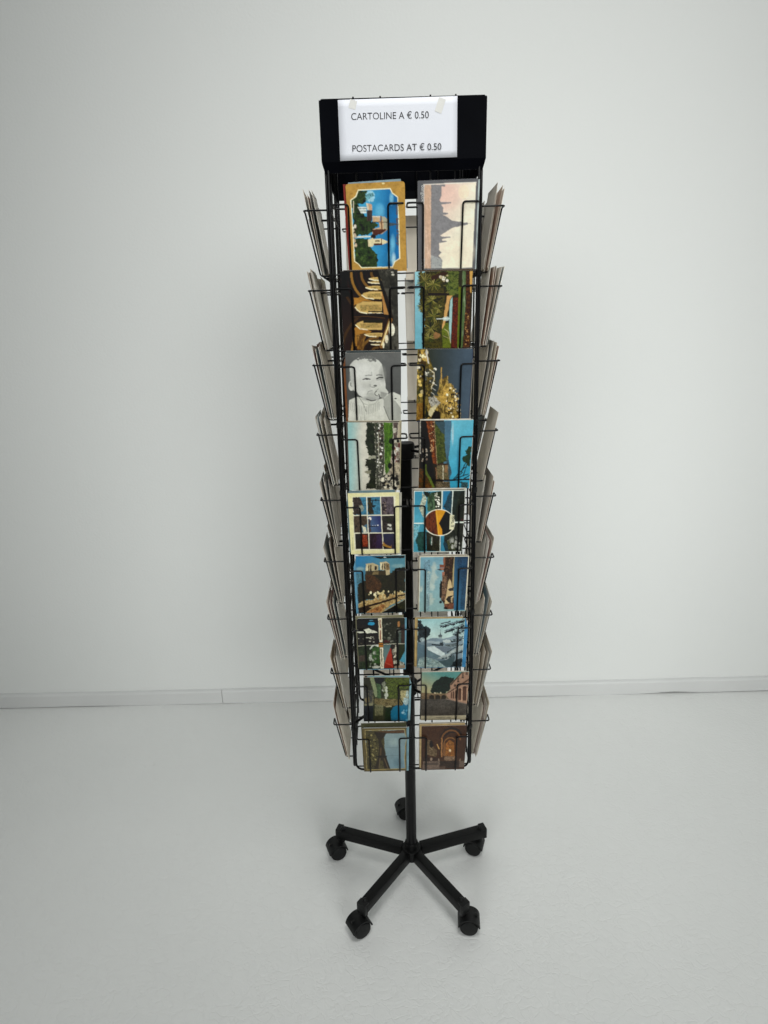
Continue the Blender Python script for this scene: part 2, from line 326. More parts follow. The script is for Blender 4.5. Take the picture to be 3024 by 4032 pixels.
def pic_arcade():
    p = Print((60, 110), (1500, 65), (1535, 2070), (150, 2120), 31)
    p.fill('#241509'); p.grad(None, '#0d0805', '#3a210d', (80, 300), (700, 1200))
    # vault webs, seen sideways: fans opening from the left towards two bays
    for cy, n, sg in ((420, 7, 1), (1900, 7, -1)):
        for i in range(n):
            r = 150 + i * 125
            c = ['#7a5523', '#2a150a', '#8f6428', '#331a0b', '#a8782f', '#3a1d0c', '#5a3a17'][i % 7]
            p.arc(1000, cy - sg * 260, r, r * (.9 + .05 * i), 90 if sg > 0 else 180, 180 if sg > 0 else 270, 62, c)
    p.poly([(400, 760), (560, 740), (800, 820), (560, 860), (420, 940)], '#c98b33', rag=14); p.poly([(420, 1480), (560, 1500), (860, 1600), (700, 1720), (600, 1990), (440, 1990)], '#c08430', rag=14)
    p.tex([(470, 1700), (700, 1640), (620, 2080), (480, 2090)], ['#b07a2c', '#6b4318', '#c89440'], 60, 160)
    for (y0, y1, x0) in ((250, 330, 780), (350, 400, 760), (460, 550, 700), (600, 780, 600), (850, 1140, 430), (1330, 1560, 440), (1640, 1740, 660), (1830, 1870, 780), (1930, 1960, 830)):
        ym = (y0 + y1) / 2; h = (y1 - y0) / 2
        p.poly([(x0, ym), (x0 + 60, ym - h * .6), (x0 + 200, ym - h), (1090 + (ym - 250) * .03, ym - h), (1110, ym + h), (x0 + 200, ym + h), (x0 + 60, ym + h * .6)], '#d9b56a')
        p.tex([(x0 + 120, ym - h * .4), (1080, ym - h * .55), (1090, ym + h * .5), (x0 + 160, ym + h * .6)], ['#7d7b3c', '#c9a25c', '#8c8446'], 60)
        p.line([(x0 + 10, ym), (x0 + 120, ym + h * .8), (x0 + 300, ym + h)], 26, '#f1e6c0')
    p.rect(760, 1080, 1130, 1110, '#1f2414'); p.rect(640, 1310, 1130, 1385, '#2b2c18'); p.rect(760, 1130, 1150, 1140, '#f0ead0')
    p.poly([(400, 1150), (1300, 1150), (1330, 1270), (1100, 1290), (660, 1270), (400, 1250)], '#2a0f0a'); p.line([(400, 1235), (720, 1215), (1180, 1260)], 22, '#6b4722')
    p.poly([(1110, 600), (1300, 1180), (1160, 1160), (1100, 600)], '#c58d4a'); p.line([(1060, 300), (1290, 1170)], 14, '#f3e3b4'); p.line([(1000, 120), (1340, 1260)], 60, '#0c0a08'); p.line([(1100, 2000), (1330, 1300)], 100, '#9c6a2c'); p.line([(1105, 1960), (1310, 1340)], 34, '#f2dc9c')
    fl = [(1010, 90), (1500, 65), (1535, 2070), (1130, 2085), (1140, 1980), (1400, 1280), (1330, 950)]
    p.tex(fl, ['#565346', '#3c3a31', '#6a675a', '#2c2a24'], 240, 300); p.poly([(1250, 90), (1500, 65), (1530, 900), (1380, 1000)], '#1d1c17', a=.55, rag=40)
    p.ell(1360, 1560, 75, 160, '#f2ead0'); p.ell(1230, 1800, 44, 110, '#f0e6c6'); p.ell(1150, 1960, 26, 80, '#efe3c0')
    p.tex([(60, 110), (260, 100), (250, 560), (340, 700), (140, 760)], ['#0b0705', '#120b07'], 90)
    p.rect(1340, 120, 1405, 140, '#d8d4c4'); p.ell(1390, 190, 34, 24, '#c9c5b4')
    p.warp = .3; p.T *= .6
    return p

def pic_palms():
    p = Print((90, 110), (1530, 75), (1490, 2025), (90, 2040), 41)
    p.fill('#3a3414'); p.grad([(80, 100), (340, 100), (340, 2050), (80, 2050)], '#9fd6de', '#7cc3d4', (100, 0), (320, 1600))
    p.tex([(190, 100), (760, 100), (820, 700), (860, 1000), (760, 1500), (780, 2040), (310, 2040), (260, 1700), (330, 1500), (300, 1200), (220, 1000), (210, 700)], ['#15180a', '#3f3a14', '#6a5f1e', '#2b3212', '#4f4a18'], 70, rag=40)
    for (x, y, r, s) in ((330, 330, 230, 1), (560, 400, 200, 2), (300, 950, 170, 3), (520, 800, 150, 4), (560, 1200, 200, 5), (500, 1500, 190, 6), (1000, 480, 210, 7), (950, 200, 150, 8), (680, 1000, 130, 9), (450, 1750, 150, 10)):
        p.ell(x, y, r * .8, r * .8, '#14160a', .7, soft=.9); p.strokes(x, y, 30, r, 34, 13, ['#7d7628', '#23270e', '#9a9040', '#55651f', '#12140a', '#b0a458'], s)
    p.tex([(880, 100), (1170, 100), (1180, 640), (1000, 700), (880, 520)], ['#1d2a10', '#4c5f1e', '#7f8a3a', '#2c3a14'], 50, rag=30)
    p.poly([(420, 620), (950, 630), (950, 680), (420, 690)], '#2a0f08', rag=8); p.poly([(480, 230), (720, 130), (930, 120), (900, 190), (500, 330)], '#4a2710', rag=14)
    p.poly([(900, 680), (1030, 690), (960, 800), (940, 1000), (900, 1200), (820, 1500), (770, 1560), (860, 900)], '#e0ac66', rag=10)
    p.poly([(980, 800), (1030, 720), (1025, 1200), (1000, 1880), (950, 1500), (960, 1000)], '#a9d2cf')
    p.tex([(770, 1560), (860, 1380), (940, 1370), (960, 1560), (1000, 1900), (1000, 2030), (800, 2030)], ['#5d6b16', '#7d8a24', '#4d5a12'], 60)
    p.tex([(1045, 740), (1180, 740), (1165, 2030), (1010, 2030)], ['#5a1a0c', '#8f2f14', '#3f150a', '#a34a20'], 40)
    p.tex([(1180, 480), (1290, 480), (1290, 2030), (1165, 2030)], ['#4f6a14', '#6f8a20', '#8a7a1e'], 60, 200)
    p.tex([(1270, 100), (1350, 100), (1360, 900), (1300, 2030), (1270, 2030)], ['#7f9a6a', '#5f7a42', '#9db08a'], 40, 300)
    p.tex([(1360, 100), (1460, 100), (1480, 700), (1480, 2030), (1320, 2030), (1370, 900)], ['#5a140c', '#3c1a0c', '#7a4a1c', '#4a1f10'], 40)
    p.poly([(1450, 100), (1525, 100), (1500, 640), (1470, 600)], '#e9b45c'); p.specks(1340, 1100, 1460, 2000, 50, 14, ['#b07a3a', '#d0a060', '#3a1a0c'], 6)
    p.line([(640, 1270), (960, 1265)], 22, '#eaf2ee'); p.ell(880, 1270, 80, 55, '#cfe0da', .8, rag=24); p.line([(800, 1700), (980, 1790)], 8, '#d8c890'); p.line([(840, 1530), (930, 1600), (1000, 1900)], 12, '#e2d2a0')
    p.ell(640, 1700, 90, 80, '#a87a48', rag=30); p.specks(720, 200, 900, 340, 12, 26, ['#efe9d4', '#c9b890'], 8)
    p.tex([(260, 1640), (330, 1540), (330, 1860), (270, 1800)], ['#1e3336', '#2c4446'], 50)
    p.T *= .35; p.warp = .25
    return p

def pic_baby():
    p = Print((120, 110), (1495, 80), (1535, 1850), (185, 1860), 51); p.warp = .0
    p.fill('#6e6f6c'); p.grad(None, '#767774', '#565754', (800, 80), (400, 1200))
    dr = [(185, 1860), (210, 1270), (400, 1180), (520, 1200), (900, 1260), (1050, 1230), (1260, 1080), (1340, 1070), (1510, 1150), (1535, 1500), (1535, 1860)]
    p.poly(dr, '#e6e6d8'); p.tex(dr, ['#d8d9c9', '#eeeee2', '#e2e3d5'], 120, 400, a=.7)
    p.ell(270, 900, 72, 130, '#e3e3d8'); p.ell(280, 860, 46, 62, '#8b8c86'); p.ell(290, 880, 30, 30, '#d5d6cb')
    head = [(235, 560), (225, 470), (245, 380), (330, 290), (460, 215), (640, 190), (800, 210), (950, 280), (1030, 370), (1065, 520), (1100, 700), (1130, 880), (1130, 1000), (1060, 1150), (900, 1280), (760, 1290), (600, 1230), (450, 1130), (400, 1040), (330, 1030), (260, 800)]
    p.poly(head, '#e4e4da'); p.ell(560, 560, 330, 260, '#f0f0e8', .8, soft=.8); p.ell(730, 1230, 260, 80, '#a8a9a1', .8, soft=.9); p.ell(300, 700, 90, 260, '#bdbeb6', .7, soft=.9)
    p.ell(1050, 620, 110, 240, '#9fa099', .7, soft=.9); p.ell(520, 1000, 150, 130, '#eeeee6', .8, soft=.9); p.ell(880, 1120, 200, 110, '#b5b6ac', .6, soft=.9); p.ell(640, 900, 170, 130, '#d4d4ca', .7, soft=.9)
    p.tex([(330, 290), (500, 200), (640, 150), (780, 180), (900, 240), (890, 310), (700, 250), (480, 250)], ['#4d4e4b', '#8c8d88', '#6a6b67'], 60, rag=24); p.poly([(640, 300), (890, 300), (700, 250)], '#9b9c95', rag=20)
    p.line([(620, 652), (700, 640), (770, 648)], 22, '#a3a49c'); p.line([(900, 645), (960, 632), (1040, 640)], 24, '#80817b'); p.line([(775, 560), (785, 640)], 14, '#b5b6ae')
    p.line([(560, 752), (640, 722), (740, 742)], 26, '#5a5b57'); p.ell(665, 738, 40, 18, '#2a2b2a'); p.line([(560, 770), (740, 760)], 12, '#f4f4ec')
    p.line([(905, 730), (960, 704), (1055, 700)], 34, '#40413e'); p.line([(910, 765), (1030, 745)], 14, '#a0a19a'); p.line([(905, 790), (1010, 775)], 10, '#f0f0e8')
    p.line([(740, 870), (745, 930)], 20, '#b0b1a9'); p.ell(870, 905, 46, 24, '#6a6b64'); p.line([(770, 935), (850, 945)], 14, '#77786f')
    p.line([(670, 1110), (700, 1045), (800, 1025)], 16, '#9b9c94'); p.ell(740, 1130, 110, 60, '#c5c6bb', .8, soft=.8); p.arc(800, 1140, 230, 130, 50, 130, 14, '#a4a59d'); p.line([(650, 1240), (780, 1290), (880, 1270)], 22, '#4b4c48')
    p.poly([(820, 1080), (870, 960), (980, 890), (1090, 920), (1200, 1060), (1190, 1130), (1070, 1250), (1000, 1180), (900, 1150)], '#dedfd3'); p.tex([(1000, 1050), (1190, 1100), (1070, 1250), (1000, 1180)], ['#a5a69d', '#bdbeb4'], 60)
    p.line([(870, 1060), (950, 980)], 14, '#8e8f88'); p.arc(930, 1100, 70, 60, 90, 250, 16, '#3d3e3b'); p.line([(960, 1120), (990, 1220)], 24, '#4d4e4a')
    arm = [(1080, 1240), (1260, 1080), (1300, 1180), (1520, 1480), (1535, 1860), (1250, 1850), (1150, 1600), (1090, 1420)]
    p.poly(arm, '#b9baaf'); p.ell(1330, 1560, 120, 300, '#c9cabf', .8, soft=.9); p.line([(1090, 1430), (1160, 1620), (1260, 1850)], 16, '#6d6e68'); p.poly([(1300, 1080), (1500, 1140), (1480, 1300), (1340, 1280)], '#e9e9dc'); p.ell(1385, 1235, 30, 18, '#4c4d49')
    for i in range(17):
        x = 240 + i * 44; y0 = 1330 + 120 * np.sin((i / 16) * 3.1); p.line([(x + 20, y0 - 20), (x - 5 + i * 2, y0 + 190)], 13, '#b1b2a5')
    p.line([(460, 1190), (560, 1340), (640, 1560)], 18, '#a3a498'); p.line([(560, 1350), (700, 1400), (850, 1370), (960, 1260)], 16, '#c0c1b4')
    p.line([(600, 1650), (610, 1850)], 14, '#b5b6a9'); p.line([(500, 1700), (520, 1850)], 12, '#bcbdb0'); p.poly([(185, 1860), (240, 1730), (150, 1720)], '#e0e0d2')
    p.T[:] = 0
    return p

def pic_gilded_stage():
    p = Print((150, 60), (1535, 70), (1400, 1840), (90, 1900), 61)
    p.fill('#4d5c62'); p.grad(None, '#40483f', '#566a7c', (500, 0), (1350, 0))
    p.tex([(140, 60), (390, 60), (540, 560), (560, 900), (480, 1200), (400, 1850), (80, 1900)], ['#6b4a10', '#a08432', '#7a6a2a', '#3a2c0c', '#bfa04c'], 80, 150, rag=24)
    p.tex([(740, 700), (790, 800), (900, 700), (930, 900), (1050, 980), (1100, 1250), (1230, 1850), (330, 1850), (420, 1300), (640, 1200), (700, 900)], ['#6a4a14', '#a88a3a', '#c4a454', '#5a3e12', '#8f7a34'], 60, 200, rag=30)
    p.poly([(740, 510), (755, 700), (725, 700)], '#e9dcb0'); p.line([(740, 520), (740, 900)], 26, '#c9a050')
    p.tex([(690, 1200), (850, 900), (920, 950), (860, 1450), (700, 1400)], ['#b8902e', '#d4ac54', '#937522'], 70, 160, rag=16)
    p.tex([(400, 1280), (560, 1220), (700, 1400), (640, 1500), (480, 1560)], ['#8f8a7c', '#c5c0b0', '#5f5a50'], 60, rag=20); p.poly([(400, 1720), (440, 1560), (600, 1440), (620, 1500), (470, 1780)], '#ddd0a0')
    p.poly([(360, 1500), (420, 1780), (330, 1850), (330, 1600)], '#2a2f0e', rag=12); p.poly([(480, 1800), (560, 1580), (700, 1640), (710, 1850), (470, 1850)], '#241c0c', rag=14); p.poly([(130, 1100), (260, 1000), (260, 1250), (160, 1300)], '#4a4c14', rag=24)
    p.specks(110, 440, 300, 1240, 16, 36, ['#f1e8cf', '#2c200c', '#d9c48c', '#e8c86a'], 4); p.specks(340, 560, 600, 900, 34, 28, ['#d8d4c0', '#6a6a58', '#efeada', '#4c4a3a'], 5); p.specks(860, 1000, 1200, 1800, 90, 20, ['#f2e6c0', '#5a3c10', '#e0b860', '#3a280c'], 6); p.specks(160, 100, 400, 420, 26, 28, ['#e8d8a8', '#5a3c10', '#c9a24a'], 7, 1.6)
    p.line([(440, 560), (560, 640), (560, 780), (480, 1050)], 20, '#e6d9b4')
    for i in range(6): p.line([(530 - i * 12, 900 + i * 60), (620 - i * 14, 960 + i * 62)], 14, ['#d5d2c4', '#3a382e'][i % 2])
    p.poly([(340, 140), (380, 60), (440, 420), (410, 420)], '#cfcabb'); p.tex([(110, 1450), (290, 1400), (260, 1850), (90, 1890)], ['#a88228', '#8a5a10', '#c09c42'], 60, 200)
    return p

def pic_race_lawn():
    p = Print((100, 105), (1535, 110), (1535, 1960), (165, 1950), 71)
    p.fill('#cfc9b4'); p.grad([(90, 100), (640, 100), (700, 1960), (150, 1960)], '#a3cfcb', '#d9d5c4', (180, 0), (520, 0)); p.ell(480, 700, 180, 700, '#dcd8c8', .6, soft=.9)
    p.tex([(620, 110), (830, 110), (870, 990), (690, 990), (610, 700), (590, 600), (600, 400)], ['#141a12', '#2a3222', '#38422c', '#1a2016'], 60, rag=30)
    p.tex([(600, 1080), (880, 1050), (900, 1900), (610, 1920), (620, 1760), (700, 1680), (690, 1450), (680, 1330), (590, 1260)], ['#23281a', '#39402a', '#1c2014', '#4b4f38'], 60, rag=30)
    p.poly([(690, 1010), (880, 1000), (880, 1060), (660, 1060)], '#a8a890', rag=10); p.poly([(560, 1437), (620, 1400), (740, 1380), (740, 1480), (640, 1480)], '#8f8c74', rag=8)
    p.tex([(830, 110), (1060, 110), (1110, 1200), (1050, 1940), (900, 1940), (870, 990)], ['#3c5a2a', '#6a6a58', '#2a2c22', '#8a8a78'], 30, 60)
    p.specks(900, 130, 1060, 1300, 150, 17, ['#1c1c1a', '#d5d2c4', '#8c8878', '#3a3430', '#f0ede0', '#5a2c24'], 3); p.line([(930, 420), (985, 1900)], 20, '#b5b49c'); p.specks(960, 1350, 1060, 1930, 50, 18, ['#2a2826', '#b8b4a4', '#5f5a50'], 8)
    p.tex([(1070, 110), (1320, 110), (1330, 500), (1290, 1000), (1250, 1400), (1150, 1560), (1120, 1300), (1085, 500)], ['#4f7a1c', '#5f8c28', '#3f6a16', '#7aa040'], 60, 400)
    p.tex([(1330, 110), (1470, 110), (1440, 560), (1350, 560)], ['#5f4f48', '#75645c'], 60); p.poly([(1480, 110), (1535, 110), (1535, 560), (1450, 560)], '#c5b79a')
    p.tex([(1320, 640), (1535, 640), (1535, 1960), (1050, 1960), (1060, 1600), (1250, 1420)], ['#b8ab8c', '#cfc0a0', '#8a8070', '#a89a7c'], 70)
    p.ell(1370, 310, 60, 65, '#c9c4b0', rag=16); p.ell(1290, 605, 72, 80, '#1f2a14'); p.ell(1470, 600, 40, 50, '#1f1c18'); p.ell(1260, 1270, 58, 80, '#20241a'); p.line([(1260, 1350), (1190, 1550)], 20, '#9aa088')
    p.specks(1340, 700, 1500, 1150, 34, 34, ['#7a2a2c', '#c9c0b0', '#5a4238', '#8c8070', '#e4e0d4'], 9, 1.3); p.specks(1060, 1540, 1500, 1940, 90, 40, ['#23211f', '#cfc6ac', '#3a3832', '#8f8a7c', '#1a1a22', '#e0d8c0'], 10)
    p.line([(1535, 110), (1535, 1960)], 24, '#8f8a78')
    return p

def pic_wide_valley():
    p = Print((140, 70), (1535, 50), (1430, 1835), (105, 1830), 81)
    p.fill('#33280f'); p.grad([(760, 0), (1600, 0), (1500, 1900), (880, 1900), (900, 1580)], '#6cc6dc', '#3cb0d2', (900, 300), (1500, 1200))
    p.poly([(780, 70), (960, 70), (920, 800), (880, 1100), (980, 1420), (910, 1580), (940, 1830), (760, 1830)], '#56829a'); p.ell(990, 400, 40, 330, '#b5d6de', .8, soft=.8)
    p.tex([(500, 90), (780, 90), (790, 700), (840, 1100), (580, 1170)], ['#4a5a1e', '#5f6a2a', '#3c4a1a', '#6f7434'], 70); p.poly([(500, 90), (780, 90), (780, 420), (720, 380)], '#44606a', rag=16)
    p.tex([(840, 850), (900, 1100), (980, 1420), (900, 1580), (830, 1500)], ['#3f5f6c', '#4d6d78'], 60)
    p.tex([(170, 80), (330, 80), (380, 600), (480, 1200), (560, 1720), (400, 1700), (260, 1300), (150, 1300)], ['#120d08', '#241a0c', '#0c0a07', '#302410'], 70)
    p.tex([(300, 80), (480, 80), (520, 800), (580, 1180), (480, 1150), (420, 700)], ['#8c3c12', '#b05a24', '#6a2c0e', '#a04818'], 40); p.specks(400, 100, 510, 850, 60, 14, ['#c9a070', '#5a3a24', '#e0c090'], 4); p.line([(485, 80), (520, 500), (570, 1180)], 14, '#6a1c0c'); p.line([(505, 80), (540, 500), (590, 1180)], 10, '#c9a07a')
    p.tex([(590, 1180), (870, 1160), (900, 1590), (560, 1600)], ['#4a3c20', '#8f7a54', '#5f5a34', '#b09a74'], 50); p.line([(580, 1200), (880, 1180)], 28, '#3a1c0c'); p.line([(745, 1220), (750, 1580)], 24, '#d8cfb0'); p.rect(790, 1200, 860, 1400, '#a07850'); p.line([(560, 1270), (580, 1600)], 20, '#9c6a4a')
    p.line([(560, 1600), (1000, 1610), (1430, 1590)], 44, '#2a1a10'); p.tex([(105, 1300), (260, 1300), (420, 1600), (560, 1830), (105, 1830)], ['#5a2c0c', '#7a4a14', '#3c2a0c', '#6a5a1c'], 60)
    p.line([(280, 1200), (300, 1400), (400, 1560), (500, 1800)], 60, '#6a7a2a'); p.specks(180, 780, 330, 1100, 24, 20, ['#8f7a6a', '#2a2014', '#c5b8a4'], 6)
    for a, b in (((1000, 1600), (1330, 1250)), ((1100, 1560), (1400, 1450)), ((1280, 1480), (1400, 1100)), ((1060, 1580), (1250, 1400)), ((1250, 1600), (1450, 1480)), ((1150, 1650), (1400, 1760)), ((1230, 1380), (1380, 1050))): p.line([a, b], 22, '#1a2620')
    p.tex([(1390, 720), (1490, 740), (1450, 1250), (1330, 1150), (1240, 1080), (1250, 980), (1380, 920), (1310, 860)], ['#1f3a20', '#2f5230', '#16281a'], 40, rag=24); p.tex([(1230, 1650), (1400, 1680), (1390, 1840), (1220, 1800)], ['#1c2c22', '#3f6a70', '#16201a'], 50, rag=20)
    p.tex([(560, 1640), (920, 1650), (940, 1830), (560, 1830)], ['#2a2414', '#8f7a5c', '#3f3a1e', '#c5a890'], 50); p.ell(1130, 1050, 40, 420, '#3a9cc0', .6, soft=.9); p.line([(150, 70), (150, 900)], 14, '#cfcabc')
    return p

def pic_nine_views():
    p = Print((115, 80), (1530, 75), (1545, 1720), (235, 1760), 91); p.warp = .18
    p.fill('#ece6ae'); p.put(p.U >= 0, p.ramp(['#e4dca0', '#f1ebb8'], 200), .5)
    def cell(i, j):
        xs = [(250, 270, 320), (635, 660, 700), (1015, 1040, 1075), (1385, 1400, 1430)]
        ys = [175, 675, 1160, 1625]
        return [(xs[i][min(j, 2)] + 14, ys[j] + 14), (xs[i + 1][min(j, 2)] - 10, ys[j] + 8), (xs[i + 1][min(j, 2)] + 14, ys[j + 1] - 18), (xs[i][min(j, 2)] + 40, ys[j + 1] - 14)]
    p.poly([(240, 175), (1420, 165), (1440, 1620), (330, 1650)], '#efeace')
    sk = ['#3f86a4', '#4a90ae', '#3a7c9c']
    p.tex(cell(0, 0), sk, 90); p.tex([(255, 195), (440, 195), (520, 380), (560, 420), (440, 480), (500, 640), (285, 660)], ['#2a2420', '#5a4c46', '#3c332e', '#6f6058'], 50, rag=24); p.ell(490, 480, 60, 90, '#a8ac94', .8, rag=24)
    p.tex(cell(1, 0), sk, 90); p.tex([(660, 195), (760, 195), (770, 300), (800, 420), (850, 640), (690, 650)], ['#3a3a22', '#4d4428', '#1c1a14', '#5f4c40'], 50, rag=20); p.line([(750, 270), (990, 275)], 22, '#1e2230'); p.ell(885, 270, 26, 30, '#1e2230'); p.poly([(790, 400), (910, 405), (840, 470), (790, 460)], '#22323a'); p.line([(800, 300), (790, 380)], 30, '#1c1e22')
    p.tex(cell(2, 0), ['#5a4c52', '#7a6c74', '#3f343a', '#8a7a74'], 60, 120); p.specks(1070, 300, 1170, 620, 30, 22, ['#2a2024', '#9c8880', '#4c3c40'], 2)
    p.tex(cell(0, 1), ['#4a3c30', '#6a5644', '#2f261f'], 60); p.poly([(480, 970), (560, 960), (660, 900), (660, 1140), (480, 1150)], '#4f7c94'); p.poly([(500, 940), (640, 1020), (660, 1130), (560, 1140)], '#dcd8bc', rag=16)
    p.grad(cell(1, 1), '#5c7ea4', '#3c4684', (720, 1000), (1020, 900)); p.tex([(690, 710), (760, 720), (740, 900), (770, 1130), (710, 1140)], ['#2c2426', '#5f4c4c', '#1c181c'], 40, rag=16); p.line([(730, 985), (970, 960)], 26, '#1c1c34'); p.specks(700, 730, 760, 780, 4, 24, ['#efe4d8'], 3); p.rect(800, 940, 822, 960, '#e4e8f0'); p.rect(866, 940, 890, 960, '#e4e8f0'); p.ell(950, 945, 24, 16, '#e4e8f0')
    p.tex(cell(2, 1), ['#2a2622', '#4c423c', '#1c1a18', '#5f4f4c'], 50); p.ell(1270, 940, 60, 40, '#d5d4c4', rag=20); p.ell(1270, 1040, 70, 34, '#b5b4a8', rag=18); p.ell(1260, 800, 80, 60, '#30341f', rag=20)
    p.tex(cell(0, 2), ['#1e1a18', '#3a3230', '#2a201e'], 60); p.tex([(490, 1200), (660, 1200), (680, 1560), (520, 1520)], ['#b03a1c', '#7a2412', '#d05a30', '#4a1810'], 50, rag=24)
    p.tex(cell(1, 2), ['#3a1c22', '#4a2c4c', '#2a1418', '#5a3a5c'], 60, 240); p.poly([(930, 1190), (1040, 1190), (1060, 1590), (910, 1590)], '#46305f', rag=30, a=.8)
    p.grad(cell(2, 2), '#34375e', '#453c50', (1100, 1200), (1400, 1560)); p.poly([(1090, 1390), (1150, 1460), (1300, 1540), (1320, 1480), (1330, 1590), (1200, 1570), (1095, 1540)], '#b08038', rag=8); p.poly([(1095, 1510), (1200, 1560), (1380, 1600), (1110, 1600)], '#241a1a')
    p.rect(265, 1280, 285, 1640, '#b8b284', a=.7)
    return p

def pic_teide():
    p = Print((120, 125), (1490, 100), (1355, 1690), (110, 1730), 101); p.warp = .18
    p.fill('#dfe9dc')
    a = [(140, 140), (855, 125), (845, 925), (115, 935)]; p.grad(a, '#3f9fc0', '#57b4cc', (200, 150), (250, 900))
    p.tex([(340, 140), (460, 300), (420, 500), (380, 820), (330, 740), (260, 540), (350, 280)], ['#a8b49c', '#c8ccb4', '#7f9484'], 60, rag=14); p.tex([(390, 140), (570, 150), (480, 290), (400, 230)], ['#1f2a1c', '#2f3a28'], 50, rag=24)
    p.tex([(470, 300), (580, 160), (855, 125), (845, 600), (480, 640)], ['#4f6f4a', '#62805a', '#3a5638', '#2a3a24'], 70, 200); p.tex([(670, 160), (855, 130), (845, 580), (680, 580)], ['#1c2616', '#32401f', '#28321c'], 40); p.specks(670, 160, 820, 560, 34, 16, ['#f0efdc', '#d5d8c0', '#2a341c'], 3)
    b = [(890, 120), (1140, 115), (1110, 700), (870, 600)]; p.poly(b, '#2f8db8'); p.tex([(1090, 140), (1140, 115), (1115, 700), (990, 620), (900, 520), (970, 380), (1010, 250)], ['#22485c', '#2f5a6c', '#1b3a48'], 60, rag=10)
    c = [(1175, 115), (1480, 105), (1430, 890), (1180, 900), (1120, 660)]; p.tex(c, ['#1c3238', '#2a3c34', '#223026', '#3a4430'], 90, 200); p.poly([(1240, 500), (1380, 150), (1470, 120), (1430, 880), (1230, 850)], '#272c1a', a=.8, rag=20); p.ell(1385, 850, 36, 34, '#5a2a26')
    d = [(115, 965), (380, 960), (480, 1160), (800, 1270), (790, 1690), (115, 1725)]; p.poly(d, '#49a4bc'); p.tex([(115, 1000), (280, 980), (240, 1180), (120, 1500)], ['#8cc4c8', '#5aacc0'], 60)
    p.tex([(240, 1180), (420, 1150), (440, 1690), (240, 1700), (200, 1500), (165, 1400)], ['#1f4f4a', '#2a5f54', '#1c443f'], 60, rag=12); p.tex([(440, 1160), (800, 1270), (790, 1690), (450, 1690)], ['#2a3420', '#44402a', '#1c2216', '#5a4630'], 40, 120); p.line([(590, 1310), (580, 1520)], 16, '#d5dcd0'); p.rect(540, 1330, 570, 1500, '#3c6a5c')
    e = [(815, 1270), (1060, 1180), (1200, 930), (1430, 930), (1350, 1680), (805, 1690)]; p.tex(e, ['#1c201c', '#2c3024', '#3a3e30', '#24261f'], 70); p.poly([(820, 1280), (910, 1250), (900, 1400), (880, 1500), (930, 1690), (810, 1690)], '#3f98b8'); p.tex([(900, 1390), (990, 1500), (1000, 1680), (930, 1690), (885, 1500)], ['#23424c', '#2c5060'], 50)
    p.tex([(990, 1400), (1150, 1260), (1220, 1500), (1180, 1640), (1000, 1640)], ['#3f4c26', '#6a7048', '#2a341c', '#a8a890'], 40, rag=16); p.specks(1060, 1250, 1300, 1600, 22, 24, ['#8f9088', '#4c4f46', '#b8b8ac'], 5, 1.8)
    for q in ([(115, 945), (400, 938)], [(870, 110), (850, 600)], [(1160, 110), (1110, 720)], [(1180, 915), (1430, 912)], [(805, 1260), (795, 1690)], [(120, 130), (1480, 105)], [(125, 130), (115, 900)]): p.line(q, 20, '#e6f0e2')
    p.ell(790, 925, 405, 350, '#f4efd8'); cm = ((p.X - 790) / 385) ** 2 + ((p.Y - 925) / 330) ** 2 < 1
    p.put(cm, '#e8a020'); g = ((p.X - 640) / 260); 
    p.put(cm & (p.X < 690 + (p.Y - 640) * .11), p.ramp(['#4a1c0a', '#7a3414', '#8f4018', '#30120a'], 40, 120)); p.put(cm & p.inside([(970, 600), (1200, 640), (1200, 1260), (860, 1260), (855, 1100), (775, 940)]), '#14151c')
    p.line([(720, 600), (730, 900), (760, 1250)], 18, '#f3bc40'); p.poly([(1070, 725), (1185, 725), (1160, 1105), (1045, 1100)], '#e8e4bc')
    return p

